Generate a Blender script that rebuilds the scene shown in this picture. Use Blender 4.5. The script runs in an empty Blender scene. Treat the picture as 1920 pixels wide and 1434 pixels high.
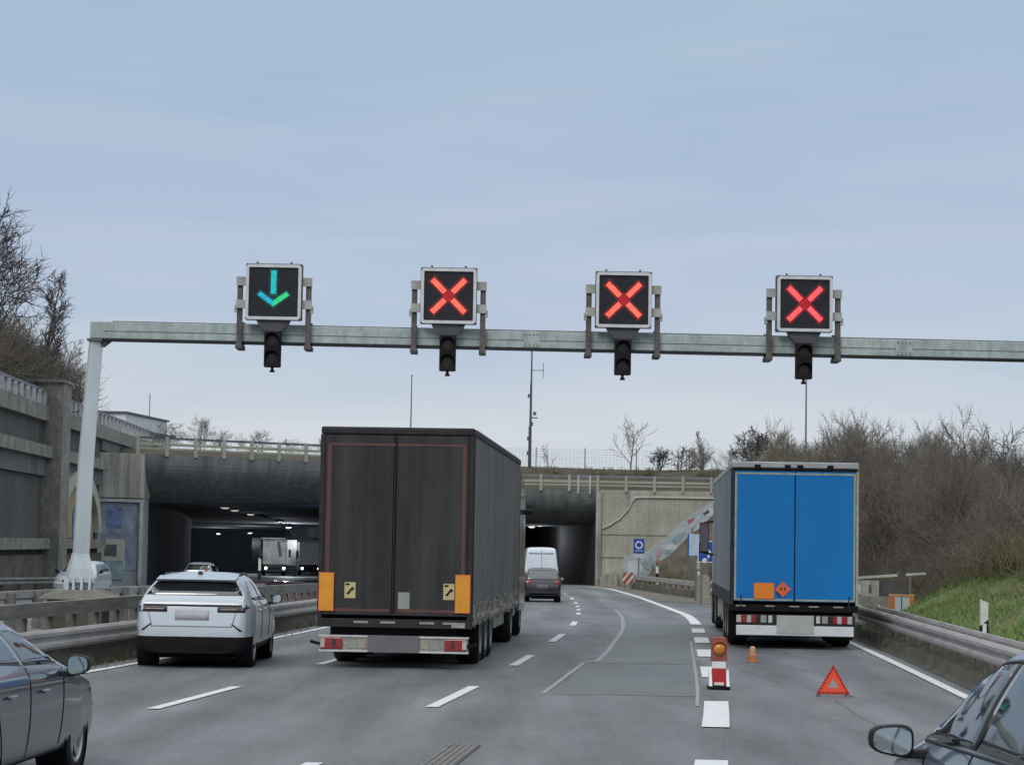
import bpy, bmesh, math, random
import numpy as np
from mathutils import Vector, Matrix
from mathutils.bvhtree import BVHTree
R = math.radians
scene = bpy.context.scene

# ------------------------------------------------------------------ camera
cam_data = bpy.data.cameras.new('camera')
cam = bpy.data.objects.new('camera', cam_data)
scene.collection.objects.link(cam)
cam_data.sensor_width = 36.0
cam_data.lens = 4264.0 / 1920.0 * 36.0
cam_data.clip_start = 0.1
cam_data.clip_end = 9000
cam.matrix_world = Matrix.Translation((0, 0, 2.05)) @ Matrix.Rotation(R(90 + 4.065), 4, 'X') @ Matrix.Rotation(R(1.0), 4, 'Z')
scene.camera = cam

# ------------------------------------------------------------------ sky and sun
SUN_EL, SUN_AZ = 38.0, 200.0
world = bpy.data.worlds.new('World')
scene.world = world
world.use_nodes = True
wn, wl = world.node_tree.nodes, world.node_tree.links
wn.clear()
w_out = wn.new('ShaderNodeOutputWorld')
w_bg = wn.new('ShaderNodeBackground')
w_bg.inputs['Strength'].default_value = 0.1
w_sky = wn.new('ShaderNodeTexSky')
w_sky.sky_type = 'NISHITA'
w_sky.sun_disc = False
w_sky.sun_elevation = R(SUN_EL)
w_sky.sun_rotation = R(SUN_AZ)
w_sky.dust_density = 4.0
w_tc = wn.new('ShaderNodeTexCoord')
w_sep = wn.new('ShaderNodeSeparateXYZ')
w_ramp = wn.new('ShaderNodeValToRGB')
w_noise = wn.new('ShaderNodeTexNoise')
w_map = wn.new('ShaderNodeMapping')
w_map.inputs['Scale'].default_value = (2.2, 2.2, 9.0)
w_noise.inputs['Scale'].default_value = 1.6
w_noise.inputs['Detail'].default_value = 4.0
w_noise.inputs['Roughness'].default_value = 0.45
w_add = wn.new('ShaderNodeMath'); w_add.operation = 'MULTIPLY_ADD'
w_add.inputs[1].default_value = 0.13
w_sub = wn.new('ShaderNodeMath'); w_sub.operation = 'ADD'
w_sub.inputs[1].default_value = -0.065
wl.new(w_tc.outputs['Generated'], w_sep.inputs[0])
wl.new(w_tc.outputs['Generated'], w_map.inputs[0])
wl.new(w_map.outputs[0], w_noise.inputs['Vector'])
wl.new(w_noise.outputs['Fac'], w_add.inputs[0])
wl.new(w_sep.outputs['Z'], w_add.inputs[2])
wl.new(w_add.outputs[0], w_sub.inputs[0])
wl.new(w_sub.outputs[0], w_ramp.inputs[0])
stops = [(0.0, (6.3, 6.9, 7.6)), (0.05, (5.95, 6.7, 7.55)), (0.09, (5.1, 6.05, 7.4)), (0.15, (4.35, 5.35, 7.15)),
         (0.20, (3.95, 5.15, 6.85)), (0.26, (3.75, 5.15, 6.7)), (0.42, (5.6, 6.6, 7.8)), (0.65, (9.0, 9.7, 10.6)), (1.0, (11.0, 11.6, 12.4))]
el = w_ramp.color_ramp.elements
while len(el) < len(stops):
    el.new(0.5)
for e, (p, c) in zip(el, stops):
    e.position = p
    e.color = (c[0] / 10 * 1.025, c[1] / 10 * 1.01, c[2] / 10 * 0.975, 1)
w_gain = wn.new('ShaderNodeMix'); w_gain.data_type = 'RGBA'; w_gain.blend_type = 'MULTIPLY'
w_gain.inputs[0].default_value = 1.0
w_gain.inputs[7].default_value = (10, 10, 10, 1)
w_n2 = wn.new('ShaderNodeTexNoise'); w_n2.inputs['Scale'].default_value = 2.4; w_n2.inputs['Detail'].default_value = 6; w_n2.inputs['Roughness'].default_value = 0.55; w_n2.inputs['Distortion'].default_value = 0.6
w_m2 = wn.new('ShaderNodeMapping'); w_m2.inputs['Scale'].default_value = (1.6, 1.6, 11.0); w_m2.inputs['Rotation'].default_value = (0, R(3), 0); w_m2.inputs['Location'].default_value = (.3, .1, .4)
wl.new(w_tc.outputs['Generated'], w_m2.inputs[0]); wl.new(w_m2.outputs[0], w_n2.inputs['Vector'])
w_r2 = wn.new('ShaderNodeValToRGB')
w_r2.color_ramp.elements[0].position = 0.32; w_r2.color_ramp.elements[0].color = (0.93, 0.965, 0.99, 1)
w_r2.color_ramp.elements[1].position = 0.66; w_r2.color_ramp.elements[1].color = (1.09, 1.055, 1.045, 1)
wl.new(w_n2.outputs['Fac'], w_r2.inputs[0])
w_cl = wn.new('ShaderNodeMix'); w_cl.data_type = 'RGBA'; w_cl.blend_type = 'MULTIPLY'; w_cl.inputs[0].default_value = 1.0
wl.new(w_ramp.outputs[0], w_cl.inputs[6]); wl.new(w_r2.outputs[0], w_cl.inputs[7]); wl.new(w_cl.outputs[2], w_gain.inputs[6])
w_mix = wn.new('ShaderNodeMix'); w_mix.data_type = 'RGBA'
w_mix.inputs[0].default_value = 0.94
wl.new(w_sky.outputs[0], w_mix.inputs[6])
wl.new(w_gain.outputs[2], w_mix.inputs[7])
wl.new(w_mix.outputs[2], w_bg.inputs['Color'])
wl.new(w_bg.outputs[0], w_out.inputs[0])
sun_data = bpy.data.lights.new('sun', 'SUN')
sun_data.energy = 1.0
sun_data.angle = R(25)
sun_data.color = (1.0, 0.96, 0.9)
sun = bpy.data.objects.new('sun', sun_data)
scene.collection.objects.link(sun)
sun.rotation_euler = (R(90 - SUN_EL), 0, R(180 - SUN_AZ))
scene.view_settings.view_transform = 'Standard'
scene.view_settings.look = 'None'
scene.view_settings.gamma = 1
scene.view_settings.exposure = 0.0

rng = np.random.default_rng(7)
random.seed(7)

# ------------------------------------------------------------------ materials
def new_mat(name):
    m = bpy.data.materials.new(name)
    m.use_nodes = True
    return m, m.node_tree.nodes, m.node_tree.links, m.node_tree.nodes['Principled BSDF']

def mat(name, col, rough=0.6, metal=0.0, var=0.12, scale=3.0, stretch=(1, 1, 1), col2=None, bump=0.0, bscale=40.0, coat=0.0, spec=0.5, detail=5):
    m, n, l, b = new_mat(name)
    b.inputs['Roughness'].default_value = rough
    b.inputs['Metallic'].default_value = metal
    b.inputs['Coat Weight'].default_value = coat
    b.inputs['Coat Roughness'].default_value = 0.06
    b.inputs['Specular IOR Level'].default_value = spec
    tc = n.new('ShaderNodeTexCoord'); mp = n.new('ShaderNodeMapping')
    mp.inputs['Scale'].default_value = stretch
    l.new(tc.outputs['Object'], mp.inputs[0])
    nz = n.new('ShaderNodeTexNoise')
    nz.inputs['Scale'].default_value = scale
    nz.inputs['Detail'].default_value = detail
    nz.inputs['Roughness'].default_value = 0.6
    l.new(mp.outputs[0], nz.inputs['Vector'])
    rp = n.new('ShaderNodeValToRGB')
    c2 = col2 if col2 else tuple(c * (1 - 2 * var) for c in col)
    rp.color_ramp.elements[0].position = 0.3
    rp.color_ramp.elements[1].position = 0.7
    rp.color_ramp.elements[0].color = (*c2, 1)
    rp.color_ramp.elements[1].color = (*[c * (1 + var) if not col2 else c for c in col], 1)
    l.new(nz.outputs['Fac'], rp.inputs[0])
    l.new(rp.outputs[0], b.inputs['Base Color'])
    if bump > 0:
        n2 = n.new('ShaderNodeTexNoise'); n2.inputs['Scale'].default_value = bscale; n2.inputs['Detail'].default_value = 6
        l.new(tc.outputs['Object'], n2.inputs['Vector'])
        bp = n.new('ShaderNodeBump'); bp.inputs['Strength'].default_value = bump; bp.inputs['Distance'].default_value = 0.02
        l.new(n2.outputs['Fac'], bp.inputs['Height']); l.new(bp.outputs[0], b.inputs['Normal'])
    return m

def emit(name, col, s):
    m, n, l, b = new_mat(name)
    b.inputs['Base Color'].default_value = (*[c * 0.3 for c in col], 1)
    b.inputs['Emission Color'].default_value = (*col, 1)
    b.inputs['Emission Strength'].default_value = s
    b.inputs['Roughness'].default_value = 0.4
    tc = n.new('ShaderNodeTexCoord'); nz = n.new('ShaderNodeTexNoise'); nz.inputs['Scale'].default_value = 14; nz.inputs['Detail'].default_value = 3
    mr = n.new('ShaderNodeMapRange'); mr.inputs[1].default_value = 0.3; mr.inputs[2].default_value = 0.7; mr.inputs[3].default_value = s * 0.72; mr.inputs[4].default_value = s * 1.2
    l.new(tc.outputs['Object'], nz.inputs['Vector']); l.new(nz.outputs['Fac'], mr.inputs[0]); l.new(mr.outputs[0], b.inputs['Emission Strength'])
    return m

def concrete(name, base, dark, streak=0.55, sscale=(1.3, 1.3, 0.12), fine=6.0, panel=None):
    """weathered concrete: broad patches, vertical rain streaks, fine grain, optional formwork joints"""
    m, n, l, b = new_mat(name)
    b.inputs['Roughness'].default_value = 0.85
    tc = n.new('ShaderNodeTexCoord'); mp = n.new('ShaderNodeMapping')
    mp.inputs['Scale'].default_value = sscale
    l.new(tc.outputs['Object'], mp.inputs[0])
    a = n.new('ShaderNodeTexNoise'); a.inputs['Scale'].default_value = 1.6; a.inputs['Detail'].default_value = 6; a.inputs['Roughness'].default_value = 0.65
    l.new(mp.outputs[0], a.inputs['Vector'])
    c = n.new('ShaderNodeTexNoise'); c.inputs['Scale'].default_value = 0.5; c.inputs['Detail'].default_value = 5
    l.new(tc.outputs['Object'], c.inputs['Vector'])
    g = n.new('ShaderNodeTexNoise'); g.inputs['Scale'].default_value = fine; g.inputs['Detail'].default_value = 6
    l.new(tc.outputs['Object'], g.inputs['Vector'])
    r1 = n.new('ShaderNodeValToRGB')
    r1.color_ramp.elements[0].position = 0.36; r1.color_ramp.elements[0].color = (*dark, 1)
    r1.color_ramp.elements[1].position = 0.62; r1.color_ramp.elements[1].color = (*base, 1)
    l.new(a.outputs['Fac'], r1.inputs[0])
    mx = n.new('ShaderNodeMix'); mx.data_type = 'RGBA'
    mx.inputs[6].default_value = (*base, 1)
    mx.inputs[0].default_value = streak
    l.new(r1.outputs[0], mx.inputs[7])
    m2 = n.new('ShaderNodeMix'); m2.data_type = 'RGBA'; m2.blend_type = 'MULTIPLY'
    m2.inputs[0].default_value = 1.0
    l.new(mx.outputs[2], m2.inputs[6])
    r2 = n.new('ShaderNodeValToRGB')
    r2.color_ramp.elements[0].position = 0.3; r2.color_ramp.elements[0].color = (0.62, 0.62, 0.62, 1)
    r2.color_ramp.elements[1].position = 0.68; r2.color_ramp.elements[1].color = (1.05, 1.05, 1.03, 1)
    ad = n.new('ShaderNodeMix'); ad.data_type = 'FLOAT'; ad.inputs[0].default_value = 0.45
    l.new(c.outputs['Fac'], ad.inputs[2]); l.new(g.outputs['Fac'], ad.inputs[3])
    l.new(ad.outputs[0], r2.inputs[0]); l.new(r2.outputs[0], m2.inputs[7])
    last = m2.outputs[2]
    if panel:
        sx, sz, off = panel
        sp = n.new('ShaderNodeSeparateXYZ'); l.new(tc.outputs['Object'], sp.inputs[0])
        cur = None
        for out, per in ((sp.outputs[off], sx), (sp.outputs[2], sz)):
            d1 = n.new('ShaderNodeMath'); d1.operation = 'DIVIDE'; d1.inputs[1].default_value = per; l.new(out, d1.inputs[0])
            d2 = n.new('ShaderNodeMath'); d2.operation = 'FRACT'; l.new(d1.outputs[0], d2.inputs[0])
            d3 = n.new('ShaderNodeMath'); d3.operation = 'LESS_THAN'; d3.inputs[1].default_value = 0.06 / per; l.new(d2.outputs[0], d3.inputs[0])
            if cur is None: cur = d3.outputs[0]
            else:
                d4 = n.new('ShaderNodeMath'); d4.operation = 'MAXIMUM'; l.new(cur, d4.inputs[0]); l.new(d3.outputs[0], d4.inputs[1]); cur = d4.outputs[0]
        m3 = n.new('ShaderNodeMix'); m3.data_type = 'RGBA'; m3.blend_type = 'MULTIPLY'
        l.new(last, m3.inputs[6]); m3.inputs[7].default_value = (0.82, 0.82, 0.82, 1)
        l.new(cur, m3.inputs[0]); last = m3.outputs[2]
    l.new(last, b.inputs['Base Color'])
    bp = n.new('ShaderNodeBump'); bp.inputs['Strength'].default_value = 0.25; bp.inputs['Distance'].default_value = 0.03
    l.new(g.outputs['Fac'], bp.inputs['Height']); l.new(bp.outputs[0], b.inputs['Normal'])
    return m

def asphalt_mat():
    m, n, l, b = new_mat('asphalt')
    tc = n.new('ShaderNodeTexCoord')
    mp = n.new('ShaderNodeMapping'); mp.inputs['Rotation'].default_value = (0, 0, R(4.5)); mp.inputs['Scale'].default_value = (0.55, 0.05, 1)
    l.new(tc.outputs['Object'], mp.inputs[0])
    a = n.new('ShaderNodeTexNoise'); a.inputs['Scale'].default_value = 1.8; a.inputs['Detail'].default_value = 6; a.inputs['Roughness'].default_value = 0.6
    l.new(mp.outputs[0], a.inputs['Vector'])
    mp2 = n.new('ShaderNodeMapping'); mp2.inputs['Scale'].default_value = (0.25, 0.12, 1)
    l.new(tc.outputs['Object'], mp2.inputs[0])
    p = n.new('ShaderNodeTexNoise'); p.inputs['Scale'].default_value = 1.3; p.inputs['Detail'].default_value = 8; p.inputs['Roughness'].default_value = 0.7
    l.new(mp2.outputs[0], p.inputs['Vector'])
    g = n.new('ShaderNodeTexNoise'); g.inputs['Scale'].default_value = 45; g.inputs['Detail'].default_value = 6; g.inputs['Roughness'].default_value = 0.8
    l.new(tc.outputs['Object'], g.inputs['Vector'])
    s1 = n.new('ShaderNodeMath'); s1.operation = 'MULTIPLY_ADD'; s1.inputs[1].default_value = 0.5
    l.new(a.outputs['Fac'], s1.inputs[0])
    s0 = n.new('ShaderNodeMath'); s0.operation = 'MULTIPLY'; s0.inputs[1].default_value = 0.35; l.new(p.outputs['Fac'], s0.inputs[0])
    l.new(s0.outputs[0], s1.inputs[2])
    s2 = n.new('ShaderNodeMath'); s2.operation = 'MULTIPLY_ADD'; s2.inputs[1].default_value = 0.15
    l.new(g.outputs['Fac'], s2.inputs[0]); l.new(s1.outputs[0], s2.inputs[2])
    rp = n.new('ShaderNodeValToRGB')
    rp.color_ramp.elements[0].position = 0.40; rp.color_ramp.elements[0].color = (0.088, 0.092, 0.095, 1)
    rp.color_ramp.elements[1].position = 0.60; rp.color_ramp.elements[1].color = (0.196, 0.206, 0.210, 1)
    l.new(s2.outputs[0], rp.inputs[0])
    # polished wheel tracks and stone-grain mottling
    at_ = n.new('ShaderNodeAttribute'); at_.attribute_name = 'lane'
    w1 = n.new('ShaderNodeMath'); w1.operation = 'MULTIPLY'; w1.inputs[1].default_value = 4 * math.pi; l.new(at_.outputs['Fac'], w1.inputs[0])
    w2 = n.new('ShaderNodeMath'); w2.operation = 'COSINE'; l.new(w1.outputs[0], w2.inputs[0])
    w3 = n.new('ShaderNodeMath'); w3.operation = 'MULTIPLY'; l.new(w2.outputs[0], w3.inputs[0]); l.new(a.outputs['Fac'], w3.inputs[1])
    mm = n.new('ShaderNodeTexNoise'); mm.inputs['Scale'].default_value = 11; mm.inputs['Detail'].default_value = 5; mm.inputs['Roughness'].default_value = 0.75
    l.new(tc.outputs['Object'], mm.inputs['Vector'])
    w4 = n.new('ShaderNodeMath'); w4.operation = 'MULTIPLY_ADD'; w4.inputs[1].default_value = 0.24; w4.inputs[2].default_value = 0.47; l.new(w3.outputs[0], w4.inputs[0])
    w5 = n.new('ShaderNodeMath'); w5.operation = 'MULTIPLY_ADD'; w5.inputs[1].default_value = 1.0; l.new(mm.outputs['Fac'], w5.inputs[0]); l.new(w4.outputs[0], w5.inputs[2])
    mu = n.new('ShaderNodeMix'); mu.data_type = 'RGBA'; mu.blend_type = 'MULTIPLY'; mu.inputs[0].default_value = 1.0
    l.new(rp.outputs[0], mu.inputs[6]); l.new(w5.outputs[0], mu.inputs[7]); l.new(mu.outputs[2], b.inputs['Base Color'])
    b.inputs['Roughness'].default_value = 0.62
    b.inputs['Specular IOR Level'].default_value = 0.5
    bp = n.new('ShaderNodeBump'); bp.inputs['Strength'].default_value = 0.35; bp.inputs['Distance'].default_value = 0.012
    l.new(g.outputs['Fac'], bp.inputs['Height']); l.new(bp.outputs[0], b.inputs['Normal'])
    return m

M = {}
M['asphalt'] = asphalt_mat()
M['patch'] = mat('asphalt_patch', (0.152, 0.169, 0.172), 0.65, var=0.1, scale=0.8, bump=0.3, bscale=45)
M['patch_dark'] = mat('asphalt_patch_dark', (0.138, 0.153, 0.156), 0.65, var=0.1, scale=0.8, bump=0.3, bscale=45)
M['seam'] = mat('seam_sealer', (0.29, 0.305, 0.31), 0.6, var=0.1, scale=3)
M['crack'] = mat('crack_tar', (0.105, 0.108, 0.113), 0.7, var=0.1, scale=3)
M['paint'] = mat('road_paint', (0.78, 0.79, 0.79), 0.6, var=0.06, scale=6, col2=(0.60, 0.61, 0.61))
M['earth'] = mat('earth', (0.115, 0.105, 0.075), 0.95, scale=0.7, col2=(0.06, 0.055, 0.042), bump=0.6, bscale=6)
M['verge'] = mat('verge_gravel', (0.21, 0.19, 0.16), 0.95, scale=0.6, col2=(0.12, 0.105, 0.085), bump=0.6, bscale=8)
M['dirt'] = mat('verge_dirt', (0.105, 0.097, 0.08), 0.95, scale=1.2, col2=(0.055, 0.052, 0.04), bump=0.8, bscale=9)
M['grassy'] = mat('grass_soil', (0.115, 0.22, 0.05), 0.95, scale=0.35, col2=(0.135, 0.125, 0.06), bump=0.7, bscale=7)
M['grass'] = mat('grass_blade', (0.125, 0.245, 0.052), 0.8, scale=0.3, col2=(0.20, 0.185, 0.09))
M['steel'] = mat('galvanised_steel', (0.60, 0.66, 0.69), 0.55, 0.25, var=0.06, scale=2.5, stretch=(1, 1, 0.3))
M['beamsteel'] = concrete('stained_galvanised', (0.50, 0.57, 0.575), (0.27, 0.32, 0.30), 0.6, (2.6, 2.6, 0.9), 9.0)
M['rail'] = mat('guardrail_zinc', (0.42, 0.40, 0.385), 0.6, 0.2, var=0.14, scale=2.0, stretch=(1, 0.5, 4))
M['railold'] = mat('guardrail_old', (0.235, 0.225, 0.21), 0.75, 0.1, var=0.2, scale=2.0, stretch=(1, 0.5, 4))
M['post'] = mat('guardrail_post', (0.19, 0.178, 0.165), 0.8, 0.1, var=0.2, scale=4)
M['dark'] = mat('dark_plastic', (0.018, 0.019, 0.022), 0.5, var=0.1, spec=0.25)
M['black'] = mat('black_rubber', (0.012, 0.012, 0.014), 0.85, var=0.15, scale=8, spec=0.15)
M['matt_black'] = mat('matt_black_plastic', (0.014, 0.013, 0.015), 0.8, var=0.15, scale=5, spec=0.12)
M['tyre'] = mat('tyre_rubber', (0.022, 0.022, 0.024), 0.85, var=0.2, scale=6, spec=0.2)
M['rim'] = mat('alloy_rim', (0.42, 0.43, 0.44), 0.4, 0.6, var=0.08)
M['steelrim'] = mat('steel_rim', (0.20, 0.20, 0.21), 0.5, 0.5, var=0.15)
M['rim_grey'] = mat('shadow_gap', (0.16, 0.175, 0.19), 0.6, var=0.05)
M['glass'] = mat('tinted_glass', (0.02, 0.026, 0.03), 0.04, var=0.05, spec=0.8)
M['glass'].node_tree.nodes['Principled BSDF'].inputs['IOR'].default_value = 2.0
M['mirror'] = mat('mirror_glass', (0.62, 0.70, 0.70), 0.05, 1.0, var=0.02)
M['white_car'] = mat('white_paint', (0.53, 0.58, 0.63), 0.28, var=0.03, scale=1.5, coat=0.8)
M['grey_car'] = mat('grey_blue_paint', (0.078, 0.09, 0.112), 0.30, 0.25, var=0.05, scale=2, coat=1.0)
M['blue_car'] = mat('pale_blue_paint', (0.12, 0.15, 0.20), 0.28, 0.2, var=0.04, scale=2, coat=1.0)
M['dark_car'] = mat('dark_violet_paint', (0.026, 0.026, 0.036), 0.35, 0.2, var=0.06, coat=0.7)
M['silver_car'] = mat('silver_paint', (0.42, 0.46, 0.50), 0.35, 0.4, var=0.04, coat=0.6)
M['van_white'] = mat('van_white', (0.74, 0.80, 0.88), 0.4, var=0.04, coat=0.5)
M['red_lamp'] = mat('red_lamp', (0.30, 0.022, 0.025), 0.2, var=0.1, scale=14, coat=0.6)
M['dark_lamp'] = mat('smoked_red_lamp', (0.035, 0.014, 0.02), 0.2, var=0.2, coat=0.6)
M['clear_lamp'] = mat('clear_lamp', (0.50, 0.47, 0.44), 0.25, var=0.1, scale=14, coat=0.4)
M['plate'] = mat('number_plate', (0.42, 0.42, 0.46), 0.6, var=0.05)
M['plate_brown'] = mat('number_plate_dull', (0.15, 0.145, 0.15), 0.7, var=0.08)
M['plate_green'] = mat('number_plate_grey', (0.42, 0.44, 0.43), 0.6, var=0.05)
M['slate'] = concrete('slate_tarpaulin', (0.050, 0.0495, 0.052), (0.021, 0.0205, 0.0215), 0.95, (2.0, 2.0, 0.10), 3.0)
M['slate_side'] = concrete('grey_tarpaulin', (0.18, 0.178, 0.168), (0.108, 0.106, 0.10), 0.85, (1.5, 0.45, 0.08), 5.0)
M['slate_frame'] = mat('dark_frame', (0.034, 0.031, 0.035), 0.65, var=0.2, scale=4, spec=0.25)
M['redtape'] = mat('worn_red_tape', (0.145, 0.045, 0.036), 0.6, scale=2.5, col2=(0.06, 0.04, 0.04))
M['orange'] = mat('orange_marker', (0.75, 0.30, 0.02), 0.5, var=0.06, scale=6)
M['orange_edge'] = mat('orange_red_edge', (0.75, 0.16, 0.05), 0.5, var=0.06)
M['adr'] = mat('orange_plate', (0.78, 0.22, 0.01), 0.5, var=0.05)
M['adr_red'] = mat('red_orange_placard', (0.72, 0.13, 0.05), 0.5, var=0.08)
M['sticker'] = mat('pale_yellow_sticker', (0.55, 0.46, 0.22), 0.6, var=0.08)
M['label_grey'] = mat('grey_green_label', (0.30, 0.31, 0.27), 0.6, var=0.1)
M['alu'] = mat('aluminium', (0.62, 0.62, 0.62), 0.45, 0.3, var=0.1, scale=6)
M['alu_dull'] = mat('dull_aluminium', (0.36, 0.34, 0.31), 0.6, 0.3, var=0.2, scale=9)
M['blue'] = mat('blue_tarpaulin', (0.006, 0.185, 0.52), 0.55, scale=0.9, stretch=(1.8, 1, 0.3), col2=(0.007, 0.155, 0.44), detail=8)
M['blue'].node_tree.nodes['Principled BSDF'].inputs['Specular IOR Level'].default_value = 0.25
M['cream'] = mat('cream_tape', (0.36, 0.38, 0.27), 0.6, var=0.15, scale=7)
M['blu_side'] = concrete('pale_grey_tarpaulin', (0.27, 0.295, 0.34), (0.17, 0.19, 0.225), 0.6, (1.5, 0.5, 0.1), 5.0)
M['silver_rail'] = mat('silver_rail', (0.40, 0.41, 0.42), 0.5, 0.3, var=0.12, scale=3)
M['white_beam'] = mat('white_beam', (0.66, 0.70, 0.72), 0.5, var=0.04, scale=3)
M['dirty_cream'] = mat('mud_flap', (0.40, 0.36, 0.28), 0.8, var=0.2, scale=5)
M['red'] = mat('signal_red', (0.50, 0.02, 0.03), 0.5, var=0.08)
M['red_dirty'] = mat('weathered_red', (0.30, 0.085, 0.065), 0.6, var=0.1, scale=6)
M['tri_red'] = mat('reflector_red', (0.9, 0.10, 0.04), 0.4, var=0.04)
M['tri_dark'] = mat('reflector_deep_red', (0.42, 0.015, 0.02), 0.35, var=0.15, scale=30)
M['white'] = mat('white_sheet', (0.78, 0.78, 0.78), 0.5, var=0.03)
M['offwhite'] = mat('off_white', (0.66, 0.66, 0.60), 0.6, var=0.06)
M['amber'] = mat('amber_lens', (0.62, 0.22, 0.02), 0.25, var=0.15, scale=12, coat=0.5)
M['cone'] = mat('dirty_orange', (0.52, 0.17, 0.06), 0.6, var=0.15, scale=9)
M['cone_pale'] = mat('dirty_pale_orange', (0.56, 0.30, 0.17), 0.6, var=0.1, scale=9)
M['signblue'] = mat('sign_blue', (0.015, 0.07, 0.36), 0.45, var=0.05)
M['signblue_pale'] = mat('sign_back_pale', (0.42, 0.56, 0.66), 0.5, var=0.08)
M['signnavy'] = mat('sign_navy', (0.02, 0.05, 0.16), 0.5, var=0.05)
M['conc'] = concrete('wall_concrete', (0.47, 0.46, 0.385), (0.31, 0.30, 0.255), 0.5, (1.3, 1.3, 0.1), 6, panel=(1.9, 7.0, 0))
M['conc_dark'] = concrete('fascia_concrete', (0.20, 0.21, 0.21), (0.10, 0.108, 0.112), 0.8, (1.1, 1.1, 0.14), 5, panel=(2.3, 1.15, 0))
M['conc_block'] = concrete('block_concrete', (0.46, 0.45, 0.39), (0.13, 0.125, 0.115), 0.65, (1.7, 1.7, 0.12), 6)
M['conc_wall'] = concrete('retaining_concrete', (0.125, 0.12, 0.115), (0.075, 0.073, 0.075), 0.7, (0.8, 0.35, 0.1), 5)
M['conc_ledge'] = concrete('ledge_concrete', (0.36, 0.34, 0.30), (0.14, 0.135, 0.125), 0.75, (1.2, 0.7, 0.4), 5)
M['conc_pillar'] = concrete('pillar_concrete', (0.33, 0.32, 0.28), (0.13, 0.125, 0.115), 0.7, (1.6, 1.6, 0.8), 4)
M['conc_plinth'] = concrete('plinth_concrete', (0.26, 0.245, 0.21), (0.15, 0.14, 0.12), 0.7, (1.5, 1.5, 0.5), 5)
M['conc_base'] = concrete('barrier_concrete', (0.17, 0.155, 0.125), (0.085, 0.08, 0.068), 0.8, (1.0, 0.5, 0.5), 4)
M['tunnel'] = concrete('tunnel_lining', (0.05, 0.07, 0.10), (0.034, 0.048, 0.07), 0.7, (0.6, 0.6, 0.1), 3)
M['tunnel_brown'] = concrete('brownish_lining', (0.05, 0.045, 0.05), (0.03, 0.028, 0.034), 0.7, (0.6, 0.6, 0.1), 3)  # dark brownish lining of the right tube
M['railing'] = mat('grey_green_railing', (0.40, 0.41, 0.36), 0.6, 0.1, var=0.2, scale=0.6, col2=(0.30, 0.31, 0.20))
M['railing_blue'] = mat('blue_grey_railing', (0.22, 0.22, 0.27), 0.6, 0.1, var=0.15, scale=0.8)
M['dark_rail'] = mat('dark_handrail', (0.12, 0.12, 0.14), 0.6, 0.2, var=0.1)
M['baluster'] = mat('pale_baluster', (0.46, 0.46, 0.46), 0.7, var=0.15, scale=2)
M['bark'] = mat('bark', (0.095, 0.08, 0.07), 0.95, var=0.2, scale=3)
M['twig'] = mat('twig_brown', (0.19, 0.165, 0.135), 0.95, scale=0.35, col2=(0.125, 0.108, 0.09))
M['twig_grey'] = mat('twig_grey', (0.225, 0.20, 0.17), 0.95, scale=0.35, col2=(0.15, 0.132, 0.112))
M['twig_olive'] = mat('twig_olive', (0.235, 0.215, 0.13), 0.95, scale=0.35, col2=(0.16, 0.14, 0.09))
M['twig_pale'] = mat('twig_pale', (0.30, 0.25, 0.25), 0.95, var=0.1, scale=0.5)
M['twig_plum'] = mat('twig_plum', (0.12, 0.095, 0.10), 0.95, scale=0.6, col2=(0.07, 0.056, 0.062))
M['twig_dark'] = mat('twig_dark', (0.06, 0.05, 0.055), 0.95, var=0.15, scale=0.5)
M['woodfloor'] = mat('wood_floor', (0.125, 0.105, 0.072), 0.95, scale=0.35, col2=(0.075, 0.062, 0.045), bump=0.8, bscale=4)
M['topgrass'] = mat('rough_brown_grass', (0.085, 0.07, 0.048), 0.95, scale=0.5, col2=(0.048, 0.041, 0.03), bump=0.8, bscale=5)
M['box_dark'] = mat('signal_housing', (0.075, 0.075, 0.085), 0.6, var=0.15, scale=4)
M['box_frame'] = mat('signal_frame', (0.62, 0.63, 0.64), 0.5, 0.1, var=0.08, scale=4)
M['panel'] = mat('signal_panel', (0.024, 0.026, 0.033), 0.6, var=0.12, scale=5, spec=0.2)
M['bracket'] = mat('weathered_bracket', (0.135, 0.128, 0.122), 0.7, 0.2, var=0.25, scale=5)
M['bracket_pale'] = mat('pale_clamp', (0.40, 0.40, 0.38), 0.6, 0.2, var=0.15, scale=5)
M['flasher'] = mat('flasher_housing', (0.022, 0.018, 0.02), 0.8, var=0.15, spec=0.15)
M['flash_lens'] = mat('unlit_amber_lens', (0.02, 0.012, 0.012), 0.35, var=0.1)
M['mast'] = mat('mast_steel', (0.10, 0.105, 0.125), 0.6, 0.3, var=0.1)
M['pole'] = mat('thin_pole', (0.17, 0.19, 0.22), 0.6, 0.3, var=0.1)
M['mural_blue'] = mat('mural_blue', (0.25, 0.28, 0.35), 0.8, var=0.25, scale=1.2)
M['mural_grey'] = mat('mural_grey', (0.33, 0.35, 0.36), 0.8, var=0.15, scale=1.5)
M['mural_deep'] = mat('mural_deep_blue', (0.15, 0.20, 0.36), 0.8, var=0.3, scale=2.0)
M['mural_yellow'] = mat('mural_yellow', (0.40, 0.34, 0.16), 0.8, var=0.2, scale=1.0)
M['mural_pale'] = mat('mural_pale', (0.46, 0.46, 0.38), 0.8, var=0.1, scale=1.5)
M['graf_base'] = mat('graffiti_wash', (0.42, 0.475, 0.50), 0.8, scale=0.8, col2=(0.31, 0.365, 0.395))
M['graf_white'] = mat('graffiti_white', (0.49, 0.54, 0.57), 0.8, var=0.1, scale=1.2)
M['graf_red'] = mat('graffiti_red', (0.42, 0.16, 0.17), 0.8, var=0.2, scale=2)
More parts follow.
